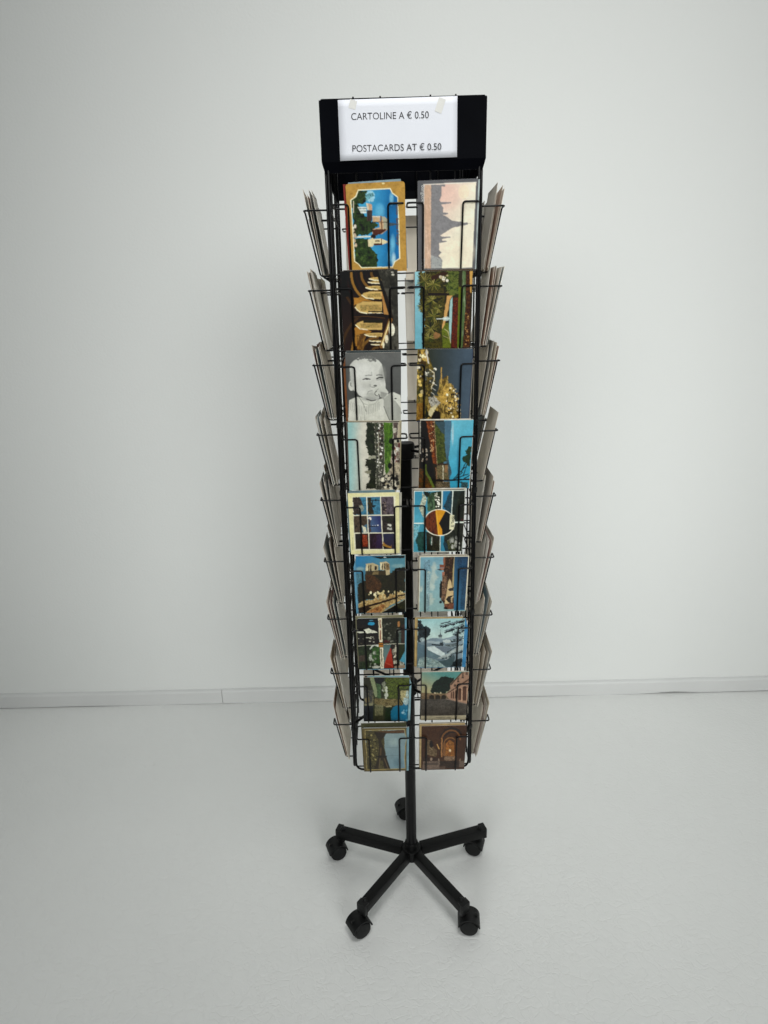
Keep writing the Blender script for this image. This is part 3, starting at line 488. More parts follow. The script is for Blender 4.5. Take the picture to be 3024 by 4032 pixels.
def pic_twin_towers_river():
    p = Print((110, 80), (1470, 70), (1500, 1690), (240, 1700), 111)
    p.fill('#3f88a6'); p.grad(None, '#2f8cc0', '#5a97a8', (300, 100), (700, 480)); p.ell(240, 430, 150, 70, '#9cbcb8', .8, soft=.9); p.ell(1280, 360, 230, 70, '#8fb4b4', .8, soft=.9)
    p.poly([(480, 95), (1455, 85), (1460, 145), (760, 155), (620, 110)], '#14181a', rag=8); p.ell(920, 118, 40, 14, '#c5c9c4')
    p.tex([(390, 480), (960, 470), (1090, 560), (1200, 430), (1480, 400), (1500, 1050), (1000, 1250), (400, 1300), (220, 1420), (200, 840), (300, 800), (390, 760)], ['#161a10', '#2c3018', '#3c3420', '#20241a', '#4a4028'], 60, rag=26)
    p.tex([(400, 560), (600, 600), (760, 720), (860, 900), (760, 1100), (420, 1090)], ['#4a2c14', '#6a4424', '#3a2814', '#7a5230'], 50, rag=24)
    p.poly([(395, 290), (580, 270), (640, 290), (740, 330), (745, 480), (390, 490)], '#c9b88c'); p.poly([(785, 250), (950, 235), (1050, 300), (1060, 590), (960, 620), (940, 470), (790, 460)], '#cdb98e'); p.rect(410, 310, 455, 485, '#e4d9b0'); p.rect(790, 270, 835, 455, '#eadfb4')
    for x0, x1, y0, y1 in ((470, 492, 325, 485), (520, 556, 320, 485), (640, 700, 355, 465), (842, 866, 290, 450), (900, 935, 285, 455)): p.rect(x0, y0, x1, y1, '#33241c')
    p.tex([(950, 280), (1040, 300), (1050, 460), (960, 470)], ['#6a5034', '#a08458', '#4c3826'], 40); p.poly([(390, 500), (940, 480), (940, 600), (400, 600)], '#57462c', a=.7, rag=14); p.poly([(600, 510), (760, 510), (750, 590), (590, 590)], '#8f7a50', rag=8)
    p.tex([(130, 560), (300, 560), (310, 800), (160, 820)], ['#2c5a6a', '#5f94a4', '#20424c'], 50)
    p.tex([(230, 1430), (380, 1310), (520, 1300), (640, 1310), (700, 1220), (760, 1290), (800, 1150), (930, 1130), (980, 1250), (1060, 1200), (1080, 1130), (1180, 1170), (1230, 1080), (1500, 1110), (1500, 1280), (1100, 1480), (860, 1690), (240, 1690)], ['#7a5c34', '#c9a868', '#a88450', '#dcc488', '#5a4226'], 50, rag=20)
    p.specks(420, 1020, 1450, 1260, 24, 20, ['#ece0b4', '#d9c890'], 7, 1.6); p.line([(260, 1560), (620, 1450), (900, 1370), (1260, 1250)], 60, '#3a241c'); p.line([(1300, 1200), (1500, 1170)], 44, '#3a2418'); p.tex([(240, 1560), (440, 1490), (600, 1540), (420, 1690), (240, 1690)], ['#2c2018', '#4a3420'], 60)
    p.tex([(420, 1690), (650, 1560), (900, 1430), (960, 1480), (820, 1690)], ['#a86c3c', '#c08850', '#8a5630'], 90); p.poly([(860, 1690), (1500, 1310), (1500, 1690)], '#1c1c14'); p.tex([(1280, 1480), (1500, 1340), (1500, 1600), (1300, 1560)], ['#4c4a26', '#2a2c1a', '#5f5a30'], 50); p.line([(860, 1680), (1500, 1300)], 14, '#c5b080'); p.poly([(180, 850), (240, 1700), (140, 1690), (130, 850)], '#6a9cb0')
    return p

def pic_old_bridge():
    p = Print((150, 170), (1570, 145), (1440, 1700), (115, 1730), 121); p.warp = .18
    p.fill('#8db6be'); p.grad(None, '#7fb2c4', '#9cc0bc', (200, 200), (700, 1700))
    for x, y, rx, ry in ((560, 480, 110, 200), (500, 960, 110, 180), (190, 1080, 50, 120), (420, 620, 60, 60), (560, 740, 120, 160), (460, 1350, 100, 200)): p.ell(x, y, rx, ry, '#c9d4c4', .75, soft=.9, rag=40, sc=90)
    p.tex([(265, 250), (450, 250), (450, 560), (265, 560)], ['#6f9cae', '#8fb4c0'], 14, 60); p.tex([(360, 620), (440, 620), (420, 1700), (340, 1700)], ['#7fa2aa', '#a4bfc0'], 14, 70)
    p.tex([(880, 175), (1130, 165), (1110, 1640), (860, 1640), (840, 1500), (760, 1380), (740, 1000), (800, 760), (850, 460)], ['#3a2418', '#5c3c26', '#2c1c14', '#7a5438', '#46301f'], 50, 80, rag=14)
    p.poly([(840, 175), (880, 175), (880, 380), (860, 460), (830, 340), (810, 260)], '#a4674a', rag=8); p.rect(720, 385, 870, 465, '#9c5a40'); p.poly([(720, 480), (860, 470), (820, 545), (720, 545)], '#b07a64'); p.poly([(640, 517), (720, 505), (800, 545), (720, 545)], '#1c2428'); p.poly([(790, 590), (870, 580), (860, 680), (790, 700)], '#b5765a')
    p.tex([(740, 800), (790, 900), (780, 1300), (720, 1340), (710, 1200), (720, 1000)], ['#1c1c14', '#2c281c'], 40, rag=10); p.tex([(790, 700), (940, 690), (930, 1000), (880, 1400), (760, 1380), (790, 1000)], ['#6a4a34', '#a07a5c', '#4a3424', '#b8947a'], 34, 60); p.ell(740, 1440, 40, 40, '#24303a', rag=10)
    p.poly([(1140, 165), (1100, 500), (1075, 1000), (1110, 1010), (1160, 165)], '#c5b07a'); p.poly([(1000, 770), (960, 860), (900, 1250), (850, 1500), (980, 1480), (1000, 1420), (1100, 1300), (1110, 1040), (1070, 1000), (1050, 860)], '#dcc08c')
    p.tex([(950, 1080), (1000, 1040), (1110, 1020), (1110, 1110), (1000, 1120)], ['#3f3c38', '#4c4842'], 30); p.tex([(890, 1360), (960, 1270), (1100, 1240), (1070, 1290), (1030, 1300), (1030, 1450), (960, 1450)], ['#2f2c26', '#3c362c'], 30); p.rect(1035, 1300, 1075, 1450, '#c5ac84'); p.tex([(840, 1520), (980, 1480), (1110, 1470), (1100, 1650), (850, 1650)], ['#7a4830', '#9c6248', '#5a3422'], 40); p.poly([(830, 1590), (940, 1600), (930, 1650), (830, 1640)], '#2a1812')
    p.grad([(1150, 165), (1560, 160), (1430, 1690), (1110, 1690), (1120, 900)], '#3f7fa4', '#274c70', (1120, 1000), (1480, 900)); p.tex([(1220, 230), (1500, 220), (1450, 560), (1200, 560)], ['#1f4064', '#34648a', '#22466c'], 20, 70, a=.7); p.tex([(1330, 620), (1480, 620), (1420, 1640), (1290, 1640)], ['#24486c', '#34607f'], 16, 120, a=.7)
    p.edge(1.6, '#e6dfc4'); p.put(p.V > .985, '#9cc0bc')
    return p

def pic_four_scenes():
    p = Print((135, 165), (1470, 150), (1490, 1545), (245, 1565), 131)
    p.fill('#23241c')
    p.tex([(140, 180), (745, 170), (780, 860), (190, 890)], ['#14141a', '#2a201c', '#1c1a1c', '#33261e'], 80); p.poly([(230, 190), (720, 180), (740, 420), (560, 450), (240, 300)], '#1c1e26', a=.8); p.ell(550, 300, 90, 40, '#2fa0cc', rag=10); p.ell(545, 216, 56, 14, '#4c8ca4')
    p.poly([(145, 470), (320, 470), (480, 420), (560, 470), (700, 520), (715, 550), (500, 560), (150, 540)], '#d9d9c4', rag=12); p.rect(150, 560, 700, 575, '#0c0c0c'); p.specks(180, 580, 700, 850, 26, 22, ['#d5d2bc', '#3c3a2c', '#5a5040', '#141410'], 3, .5); p.rect(410, 665, 540, 690, '#cfcdb8')
    p.tex([(840, 160), (1470, 155), (1480, 860), (900, 870), (860, 500)], ['#22241a', '#343824', '#2c2a20', '#3f4430'], 50); p.ell(1305, 325, 40, 80, '#b07a44', rag=10); p.ell(1310, 490, 70, 60, '#6f746a', rag=20); p.poly([(1380, 340), (1470, 300), (1480, 850), (1390, 850)], '#4c342c', rag=14); p.poly([(1310, 560), (1370, 560), (1370, 840), (1310, 840)], '#5a6a60', rag=14); p.poly([(900, 760), (1060, 740), (1060, 820), (910, 820)], '#5a2420', rag=10); p.specks(880, 300, 1280, 800, 40, 18, ['#5f6252', '#3a3e2c', '#1a1c16', '#77786a'], 4)
    p.tex([(190, 910), (790, 880), (830, 1550), (250, 1560)], ['#161c12', '#2c3a20', '#3a4c2c', '#20281a'], 60); p.tex([(560, 940), (780, 900), (800, 1400), (620, 1400)], ['#2f5c28', '#47742f', '#26481f', '#5f8a48'], 50, rag=16); p.tex([(200, 1180), (390, 1160), (400, 1340), (220, 1340)], ['#4c3e34', '#5f4f42'], 60)
    p.poly([(520, 1010), (560, 890), (760, 860), (780, 930), (640, 900)], '#cfd4c4', rag=16); p.ell(550, 1240, 44, 90, '#b8beac', rag=24); p.ell(700, 1500, 110, 40, '#bcbfae', rag=18); p.specks(500, 1050, 700, 1500, 20, 24, ['#a8ae9c', '#2a3420', '#7f8a74'], 6)
    p.grad([(890, 880), (1090, 880), (1080, 1000), (920, 1500)], '#5c7a78', '#6f8c88', (900, 900), (950, 1300)); p.poly([(1080, 960), (1110, 1000), (1180, 1530), (920, 1530), (930, 1400)], '#b8341f'); p.poly([(930, 1400), (1100, 1470), (1180, 1530), (920, 1530)], '#a42c1c'); p.line([(940, 1370), (1130, 1460)], 8, '#d87a5c')
    p.tex([(1100, 880), (1290, 880), (1310, 1500), (1230, 1470), (1160, 1250)], ['#1c1614', '#3c302a', '#2a2220'], 40); p.specks(1170, 880, 1260, 1440, 26, 26, ['#c5bfa8', '#5a4c40', '#8f8472'], 8, 1.3); p.tex([(1320, 870), (1470, 870), (1470, 1080), (1360, 1300), (1310, 1400)], ['#22301a', '#34421f', '#1a2416'], 50); p.poly([(1480, 1060), (1500, 1420), (1340, 1340)], '#4fa4bc'); p.tex([(1340, 1330), (1470, 1380), (1440, 1470), (1340, 1470)], ['#20201c', '#c5c4b0', '#2c2c24'], 20, 90); p.poly([(1200, 1480), (1500, 1440), (1490, 1545), (1190, 1545)], '#a8947c')
    p.poly([(738, 160), (835, 155), (868, 800), (780, 805)], '#e4dcbc'); p.poly([(800, 950), (885, 945), (918, 1545), (830, 1550)], '#e6dfc4'); p.line([(790, 215), (815, 740)], 34, '#a86a4c'); p.line([(835, 990), (870, 1500)], 26, '#6a6c4c'); p.ell(800, 450, 24, 26, '#e4dcbc'); p.poly([(760, 830), (880, 815), (890, 935), (770, 945)], '#b8741c'); p.rect(770, 865, 880, 885, '#5a2c10'); p.line([(190, 905), (560, 880)], 16, '#c5c2ac'); p.line([(900, 865), (1480, 850)], 14, '#cfccb4')
    return p

def pic_snow_chapel():
    p = Print((160, 165), (1455, 140), (1365, 1450), (140, 1460), 141)
    p.fill('#8fb4bc'); p.grad(None, '#a4cfce', '#c4dcd4', (700, 200), (700, 620))
    p.grad([(150, 760), (420, 700), (560, 650), (860, 670), (1000, 640), (1250, 560), (1400, 700), (1365, 1450), (140, 1460)], '#93a6ae', '#627a84', (800, 650), (300, 1300))
    p.poly([(420, 700), (560, 655), (700, 650), (860, 740), (560, 760)], '#869aa4'); p.poly([(410, 720), (760, 750), (760, 810), (420, 790)], '#a8b8bc'); p.line([(560, 825), (760, 845), (850, 820)], 34, '#26343e'); p.poly([(770, 780), (860, 755), (850, 870), (760, 850)], '#3a444a'); p.ell(960, 740, 110, 44, '#c5d0cc', rag=14)
    p.tex([(900, 820), (1100, 800), (1250, 780), (1250, 860), (1060, 900), (930, 870)], ['#4c5a5f', '#7f8f90', '#394448'], 40, rag=14); p.poly([(410, 890), (620, 870), (900, 1060), (900, 1140), (760, 1160), (460, 1000)], '#cfdcd8'); p.poly([(620, 880), (900, 880), (1080, 920), (960, 1040), (860, 1030)], '#7c8a94')
    p.poly([(420, 960), (800, 1150), (700, 1200), (420, 1120)], '#708a90'); p.poly([(150, 780), (360, 860), (420, 1120), (150, 1160)], '#627e8a'); p.tex([(200, 1200), (420, 1160), (700, 1260), (920, 1450), (150, 1450)], ['#7f9c9c', '#a8bcb4', '#5f848c'], 120, 50); p.poly([(720, 1280), (960, 1240), (1150, 1100), (1180, 1200), (1080, 1440), (930, 1440)], '#566c70')
    p.poly([(690, 1210), (860, 1120), (960, 1090), (1080, 1000), (1250, 900), (1400, 780), (1390, 1000), (1200, 1040), (1060, 1180), (940, 1240)], '#b4c0bc', rag=14)
    fir = ['#141b20', '#26323a', '#3a4a50', '#1a2228']
    p.tex([(165, 200), (250, 210), (310, 340), (430, 360), (510, 440), (500, 560), (400, 660), (290, 700), (270, 770), (150, 750)], fir + ['#5f8084'], 44, rag=24); p.ell(290, 700, 60, 60, '#aebfc0', .7, rag=20)
    for q, w in (([(790, 275), (1060, 215)], 26), ([(760, 360), (1060, 300), (1440, 190)], 60), ([(890, 490), (1100, 420), (1430, 320)], 70), ([(1140, 570), (1250, 520), (1420, 440)], 80), ([(1060, 745), (1240, 720), (1400, 640)], 60), ([(1320, 460), (1350, 760)], 130), ([(960, 1040), (1130, 930), (1390, 810)], 24), ([(1010, 1180), (1120, 1080), (1380, 1010)], 50), ([(820, 1215), (960, 1190)], 40)):
        up = [(x, y - w * .62) for x, y in q]; dn = [(x, y + w * .55) for x, y in q][::-1]
        p.tex(up + dn, ['#10171b', '#26323a', '#18222a', '#46565c'], 34, rag=w * .55, sc=44)
        p.tex(up + [(x, y - w * .12) for x, y in q][::-1], ['#9fb4b6', '#6f888e', '#b8c8c8'], 40, rag=w * .4, sc=50)
    p.tex([(1040, 1440), (1120, 1340), (1220, 1230), (1370, 1200), (1360, 1450)], fir, 40, rag=24); p.specks(1100, 330, 1420, 760, 40, 12, ['#141b20', '#9cb4b4', '#2c383e'], 4)
    p.line([(775, 440), (772, 560)], 14, '#4c5c64'); p.poly([(710, 590), (772, 540), (835, 590)], '#5a6a70'); p.rect(722, 590, 822, 640, '#6f7c7c'); p.rect(745, 630, 800, 670, '#a8bcbc')
    return p

def pic_garden_pool():
    p = Print((235, 220), (1450, 230), (1400, 1370), (255, 1370), 151)
    p.fill('#3c4026')
    p.tex([(240, 220), (390, 220), (500, 540), (250, 540)], ['#2a2a1c', '#3f3e2a'], 70); p.tex([(250, 540), (500, 540), (500, 940), (260, 960)], ['#5a5a50', '#4a4c48', '#a89a6a'], 90); p.ell(340, 800, 80, 90, '#a8945c', .7, soft=.8); p.poly([(260, 900), (490, 880), (490, 960), (260, 960)], '#8f8c6a', rag=14); p.tex([(255, 950), (500, 950), (500, 1370), (260, 1370)], ['#1c2226', '#2c343a', '#0f1214'], 120)
    p.poly([(390, 220), (510, 220), (600, 560), (600, 720), (540, 720), (500, 540)], '#8f9a70', rag=8); p.tex([(510, 220), (780, 230), (760, 400), (700, 440), (560, 360)], ['#1c1e22', '#26262a'], 60); p.tex([(570, 370), (690, 400), (700, 780), (600, 740)], ['#3f5c32', '#56744a', '#34502a'], 70, 200)
    p.tex([(830, 235), (1440, 240), (1420, 520), (1180, 540), (1160, 770), (840, 760), (740, 560)], ['#23280f', '#4c5a1c', '#6a7a2a', '#2f3614', '#7a8440'], 40); p.specks(730, 350, 880, 800, 26, 24, ['#c5c8b4', '#8f947c', '#4a4e3a'], 3, 1.4)
    p.tex([(1210, 560), (1420, 560), (1420, 760), (1300, 900), (1210, 760)], ['#8a8454', '#c5b884', '#6a6a40'], 40); p.tex([(540, 760), (1200, 780), (1280, 940), (1000, 960), (820, 980), (540, 900)], ['#4a4428', '#7a6a40', '#8f8054', '#33301c'], 50, rag=14); p.tex([(540, 920), (760, 930), (760, 1210), (540, 1220)], ['#6a6a48', '#7f7c58', '#5a5c3c'], 60, 200); p.tex([(540, 1210), (760, 1210), (800, 1370), (560, 1370)], ['#2a2a18', '#4c4c30', '#1c1c12'], 40)
    p.tex([(830, 990), (990, 1000), (980, 1360), (800, 1360)], ['#16260f', '#223a18', '#1a2c14'], 50); p.grad([(960, 1100), (1010, 1000), (1110, 940), (1270, 950), (1330, 760), (1420, 760), (1395, 1365), (960, 1340)], '#157a9c', '#1a7fa8', (1000, 1000), (1400, 1300)); p.ell(1350, 840, 60, 100, '#b4c8c4', .85, rag=30); p.ell(1390, 650, 40, 90, '#b8d0cc', .8, rag=20); p.specks(1260, 1000, 1390, 1340, 8, 22, ['#9cc4d0', '#5aa4c0'], 5)
    p.rect(830, 950, 980, 985, '#a89a70')
    return p

def pic_old_square():
    p = Print((205, 150), (1555, 135), (1470, 1530), (170, 1540), 161); p.warp = .18
    p.fill('#5f574c'); p.grad([(180, 140), (1560, 130), (1540, 760), (180, 800)], '#5c9c94', '#b4ac80', (800, 220), (600, 740))
    p.tex([(450, 700), (490, 560), (520, 450), (620, 380), (740, 280), (880, 260), (1000, 300), (1130, 300), (1120, 480), (1000, 640), (880, 740), (500, 740)], ['#16281f', '#1f382c', '#122018', '#284434'], 60, rag=24)
    p.tex([(190, 720), (480, 740), (900, 750), (960, 900), (180, 920)], ['#7a6248', '#8f7656', '#6a543c'], 70)
    for cx in (485, 660, 830): p.ell(cx, 850, 72, 62, '#33291c'); p.rect(cx - 72, 850, cx + 72, 910, '#3a2e20')
    p.ell(575, 735, 24, 24, '#c9b894'); p.ell(742, 730, 16, 26, '#c9b894')
    p.poly([(880, 760), (1020, 640), (1010, 480), (1330, 150), (1550, 140), (1530, 1060), (980, 910)], '#b08a70'); p.poly([(1010, 490), (1330, 150), (1370, 150), (1040, 520)], '#5c4c3c'); p.poly([(880, 760), (1540, 330), (1550, 370), (1000, 720)], '#6a4c3c')
    for x, y, h in ((1370, 160, 150), (1240, 300, 120), (1480, 150, 60), (1150, 480, 60)): p.rect(x - 26, y, x + 26, y + h, '#7a5c48'); p.rect(x - 34, y + h - 16, x + 34, y + h + 10, '#2f2018')
    for x, y0, y1, w in ((1290, 600, 940, 46), (1430, 540, 960, 60), (1180, 660, 900, 30), (1110, 690, 900, 22), (1050, 710, 890, 18)): p.ell(x, y0 + w, w, w, '#5c3c2c'); p.rect(x - w, y0 + w, x + w, y1, '#6a4634')
    for x, w in ((1350, 26), (1225, 16), (1145, 12), (1500, 30)): p.rect(x - w / 2, 600, x + w / 2, 970, '#d0a888')
    p.tex([(180, 910), (900, 905), (1480, 1060), (1480, 1400), (170, 1400)], ['#4f4a42', '#5c554c', '#565047'], 60); p.line([(900, 905), (1480, 1050)], 22, '#8f7a6c'); p.poly([(165, 1405), (1480, 1395), (1470, 1545), (165, 1550)], '#b4a98c'); p.line([(610, 1468), (860, 1468)], 16, '#6a6254'); p.line([(920, 1468), (1040, 1468)], 16, '#6a6254')
    return p

def pic_iron_tower():
    p = Print((150, 35), (740, 25), (740, 610), (180, 625), 171); p.warp = .18
    p.fill('#6f5f36'); p.put(p.U >= 0, p.ramp(['#7a6a3e', '#62542e'], 60), .6)
    ins = [(190, 60), (705, 48), (712, 100), (730, 170), (712, 280), (715, 340), (705, 420), (715, 580), (215, 600), (205, 480), (215, 400), (200, 280), (190, 170)]
    p.grad(ins, '#8fa4a4', '#7c9aa4', (500, 100), (650, 560)); m = p.inside(ins)
    p.tex([(190, 60), (480, 60), (440, 160), (440, 290), (470, 440), (515, 590), (215, 600)], ['#3a3420', '#57502e', '#6a6038', '#2a2616'], 26, rag=8); p.poly([(300, 80), (480, 65), (700, 55), (705, 95), (480, 100), (440, 130)], '#6a4c30', rag=4); p.line([(460, 100), (705, 98)], 5, '#3a281c')
    p.poly([(305, 80), (470, 90), (440, 150), (395, 190), (430, 290), (470, 430), (520, 585), (440, 590), (420, 470), (390, 470), (370, 590), (310, 590), (360, 420), (370, 280), (360, 180)], '#3c3020'); p.line([(340, 415), (470, 410)], 14, '#2a2218'); p.line([(395, 300), (390, 390)], 20, '#6a5234'); p.line([(440, 440), (490, 580)], 9, '#7a6448'); p.line([(385, 440), (372, 570)], 9, '#857050')
    for y in (190, 292, 398): p.line([(455, y), (620, y)], 4, '#6f858c')
    p.ell(620, 500, 80, 80, '#5f7f8c', .6, soft=.9); p.ell(560, 220, 80, 70, '#a8bcb8', .6, soft=.9); p.specks(230, 120, 340, 470, 30, 9, ['#8f8450', '#2a2414', '#a89a60'], 5)
    p.put(~m, p.ramp(['#7a6a3e', '#62542e'], 60)); p.line(ins + [ins[0]], 7, '#b8a468'); p.put(p.U > .985, '#6f98a4')
    return p

def pic_basilica():
    p = Print((930, 15), (1510, 5), (1490, 590), (920, 600), 181)
    p.fill('#4c2c18'); p.put(p.U >= 0, p.ramp(['#3a2014', '#5f3a20', '#4a2a18', '#6a4428'], 30))
    p.poly([(1180, 120), (1230, 50), (1310, 25), (1400, 50), (1450, 110), (1440, 150), (1380, 110), (1300, 100), (1220, 160), (1190, 420), (1160, 420)], '#33241f', rag=4); p.arc(1310, 190, 120, 120, 180, 360, 20, '#8a5a30'); p.arc(1300, 250, 84, 84, 180, 360, 14, '#9c6a38')
    p.rect(1210, 230, 1238, 410, '#8f5f34'); p.rect(1355, 190, 1392, 410, '#7a4a28'); p.tex([(1240, 250), (1290, 190), (1350, 230), (1355, 410), (1240, 410)], ['#6a3c1c', '#9c5c28', '#b4742c', '#5a3018'], 22); p.ell(1300, 335, 12, 20, '#f0dcb0'); p.ell(1298, 240, 14, 40, '#a87438', .8, soft=.8)
    p.rect(1180, 170, 1200, 420, '#b07a44'); p.tex([(1010, 190), (1060, 200), (1090, 300), (1130, 330), (1120, 420), (980, 380)], ['#8a7454', '#6a5238', '#a08a64'], 20); p.ell(1055, 250, 26, 50, '#2a1a14', rag=6); p.line([(1130, 250), (1155, 310)], 14, '#d0a05c')
    p.tex([(1230, 415), (1370, 410), (1380, 470), (1220, 470)], ['#7a5c44', '#a08468'], 20); p.tex([(945, 420), (1160, 430), (1160, 480), (945, 480)], ['#3a241c', '#4c3024'], 20); p.ell(1055, 450, 16, 24, '#9c8470'); p.rect(1145, 440, 1162, 480, '#9c8470'); p.rect(1425, 440, 1440, 480, '#8f7660')
    p.tex([(945, 480), (1165, 475), (1165, 585), (940, 590)], ['#7a6658', '#86705f'], 40); p.rect(955, 500, 1135, 530, '#54463c', a=.7); p.tex([(1165, 475), (1425, 475), (1420, 575), (1245, 575), (1240, 545), (1165, 545)], ['#3c2a20', '#4a3628'], 30); p.rect(1425, 475, 1495, 560, '#7a6658')
    p.poly([(920, 590), (1240, 545), (1240, 600), (920, 610)], '#7c6a5c', a=.5)
    return p

PICS = [pic_gold_dome, pic_bangkok, pic_arcade, pic_palms, pic_baby, pic_gilded_stage, pic_race_lawn, pic_wide_valley, pic_nine_views, pic_teide,
        pic_twin_towers_river, pic_old_bridge, pic_four_scenes, pic_snow_chapel, pic_garden_pool, pic_old_square, pic_iron_tower, pic_basilica]

# ================================================================ the setting
mb = MB(); mb.add([(-6, -6, 0), (6, -6, 0), (6, 1.2, 0), (-6, 1.2, 0)], [(0, 1, 2, 3)])
fl = mb.obj('floor', None, 'floor'); fl['kind'] = 'structure'
WY = .866
mb = MB(); mb.box((0, WY + .1, 1.7), (12, .2, 3.8)); wl = mb.obj('wall', None, 'wall'); wl['kind'] = 'structure'; wl.rotation_euler.z = -.0052
def board(x0, x1, seed):
    # skirting board: flat face, softened top ledge, a slightly uneven foot
    rnd = random.Random(seed); n = max(2, int((x1 - x0) / .05)); prof = [(0, .0), (0, .055), (-.003, .0605), (-.0062, .0625), (-.0125, .0655), (-.0125, .0)]
    vs = []; fs = []; k = len(prof)
    for i in range(n + 1):
        x = x0 + (x1 - x0) * i / n; w = .0016 * math.sin(x * 5.1 + seed) + .001 * math.sin(x * 13) + (.005 * math.exp(-((x - 1.14) / .07) ** 2)); t = .0011 * math.sin(x * 3.3 + 2) + .0006 * math.sin(x * 17)
        for y, z in prof: vs.append((x, WY - .0005 - .0125 - y if False else WY - .0132 - y, z + (w + .0025 if z == 0 else t)))
    for i in range(n):
        for j in range(k): fs.append((i * k + j, i * k + (j + 1) % k, (i + 1) * k + (j + 1) % k, (i + 1) * k + j))
    fs += [tuple(range(k)), tuple(n * k + j for j in range(k))[::-1]]
    m_ = MB(); m_.add(vs, fs); return m_
board(-6, -.7615, 3).obj('baseboard', wl, 'board'); board(-.7595, 6, 7).obj('baseboard', wl, 'board')
mb = MB(); mb.box((0, WY - .0036, .0055), (12, .006, .009)); mb.obj('floor_gap_shadow', wl, 'joint')  # dark strip: the gap and its shade below the boards, put in as colour

# ================================================================ the rotating postcard rack
rack = bpy.data.objects.new('postcard_rack', None); COL.objects.link(rack); rack.empty_display_size = .2
tag(rack, 'tall black wire postcard spinner on a five-legged caster base', 'display rack')
W = .140; ROW0 = .4945; PITCH = .1414
def rowz(r): return ROW0 + (9 - r) * PITCH      # r = 1 (top) .. 9

# base: pole, hub, five legs on casters
mb = MB(); mb.lathe([(0, .058), (.0146, .058), (.0146, 1.245), (0, 1.245)], n=28)
pole = mb.obj('pole', rack, 'pole')
mb = MB(); mb.lathe([(.0147, 1.23), (.0205, 1.232), (.0215, 1.24), (.0215, 1.262), (.0195, 1.268), (.006, 1.2695), (0, 1.2695)], n=28); mb.obj('cap', pole, 'plastic')
mb = MB(); mb.lathe([(.0147, .605), (.021, .606), (.0215, .612), (.0215, .64), (.0147, .642)], n=24); mb.obj('bearing_collar', pole, 'plastic')
mb = MB(); mb.lathe([(0, .062), (.026, .062), (.029, .065), (.029, .089), (.026, .0945), (.0195, .096), (.0185, .112), (.0148, .114)], n=30); mb.obj('hub', rack, 'leg')
mb = MB()
mb.box((.1265, 0, .0800), (.199, .0255, .029), bev=.0025); leg_me = mb.mesh('leg'); leg_me.materials.append(M['leg'])
mb = MB(); mb.box((.2275, 0, .0795), (.0085, .0272, .031), bev=.002); mb.box((.2225, 0, .0955), (.018, .0265, .004), bev=.0012); cap_me = mb.mesh('end_cap'); cap_me.materials.append(M['plastic'])
mb = MB(); mb.lathe([(0, .1015), (.0035, .1012), (.0062, .0985), (.0066, .0935)], Matrix.Translation((.213, 0, 0)), n=14); bolt_me = mb.mesh('bolt'); bolt_me.materials.append(M['plastic'])
# caster: travel direction +X is the trailing offset, axle along Y
mb = MB(); n = 16
for (r0, r1, w_) in ((.0252, .0292, .0222),):
    vs = []; fs = []
    for i in range(n + 1):
        a = R(8 + 164 * i / n)
        for r_, y in ((r0, -w_), (r1, -w_), (r1, w_), (r0, w_)): vs.append((.018 + r_ * math.cos(a), y, .0255 + r_ * math.sin(a)))
    for i in range(n):
        for j in range(4): fs.append((i * 4 + j, i * 4 + (j + 1) % 4, (i + 1) * 4 + (j + 1) % 4, (i + 1) * 4 + j))
    fs += [(0, 1, 2, 3), (n * 4 + 3, n * 4 + 2, n * 4 + 1, n * 4)]
    mb.add(vs, fs, True)
mb.box((.018, 0, .034), (.044, .006, .036)); mb.lathe([(.0, .05), (.0085, .05), (.0085, .068), (0, .068)], n=14)
hood_me = mb.mesh('caster'); hood_me.materials.append(M['plastic'])
def wheel_mesh(s):
    m_ = MB(); T = Matrix.Translation((.018, s * .0135, .0253)) @ Matrix.Rotation(R(90), 4, 'X')
    m_.lathe([(0, -.0095), (.019, -.0095), (.0215, -.0088), (.0235, -.006), (.0245, -.002), (.0245, .002), (.0235, .006), (.0215, .0088), (.019, .0095), (.0, .0095)], T, 28)
    me = m_.mesh('wheel'); me.materials.append(M['plastic']); return me
wh_me = [wheel_mesh(-1), wheel_mesh(1)]
trail = [190, 202, 212, -6, 160]
for i in range(5):
    a = R(90 - 1.39 + 72 * i); T = Matrix.Rotation(a, 4, 'Z')
    lg = inst('leg', leg_me, rack, T); inst('end_cap', cap_me, lg, Matrix.Identity(4)); inst('bolt', bolt_me, lg, Matrix.Identity(4))
    cs = inst('caster', hood_me, rack, Matrix.Translation((.2165 * math.cos(a), .2165 * math.sin(a), 0)) @ Matrix.Rotation(R(trail[i]), 4, 'Z'))
    for w_ in wh_me: inst('wheel', w_, cs, Matrix.Identity(4))

# spider arms joining the pole to the cage
def spider(z, zr):
    for k in range(4):
        a = R(45 + 90 * k); c, s_ = math.cos(a), math.sin(a)
        m_ = MB(); m_.tube([(.018 * c, .018 * s_, z), (.09 * c, .09 * s_, z), (.194 * c, .194 * s_, zr)], .0034, .02); m_.obj('spider_arm', rack, 'black')
spider(1.252, 1.235); spider(.622, .615)

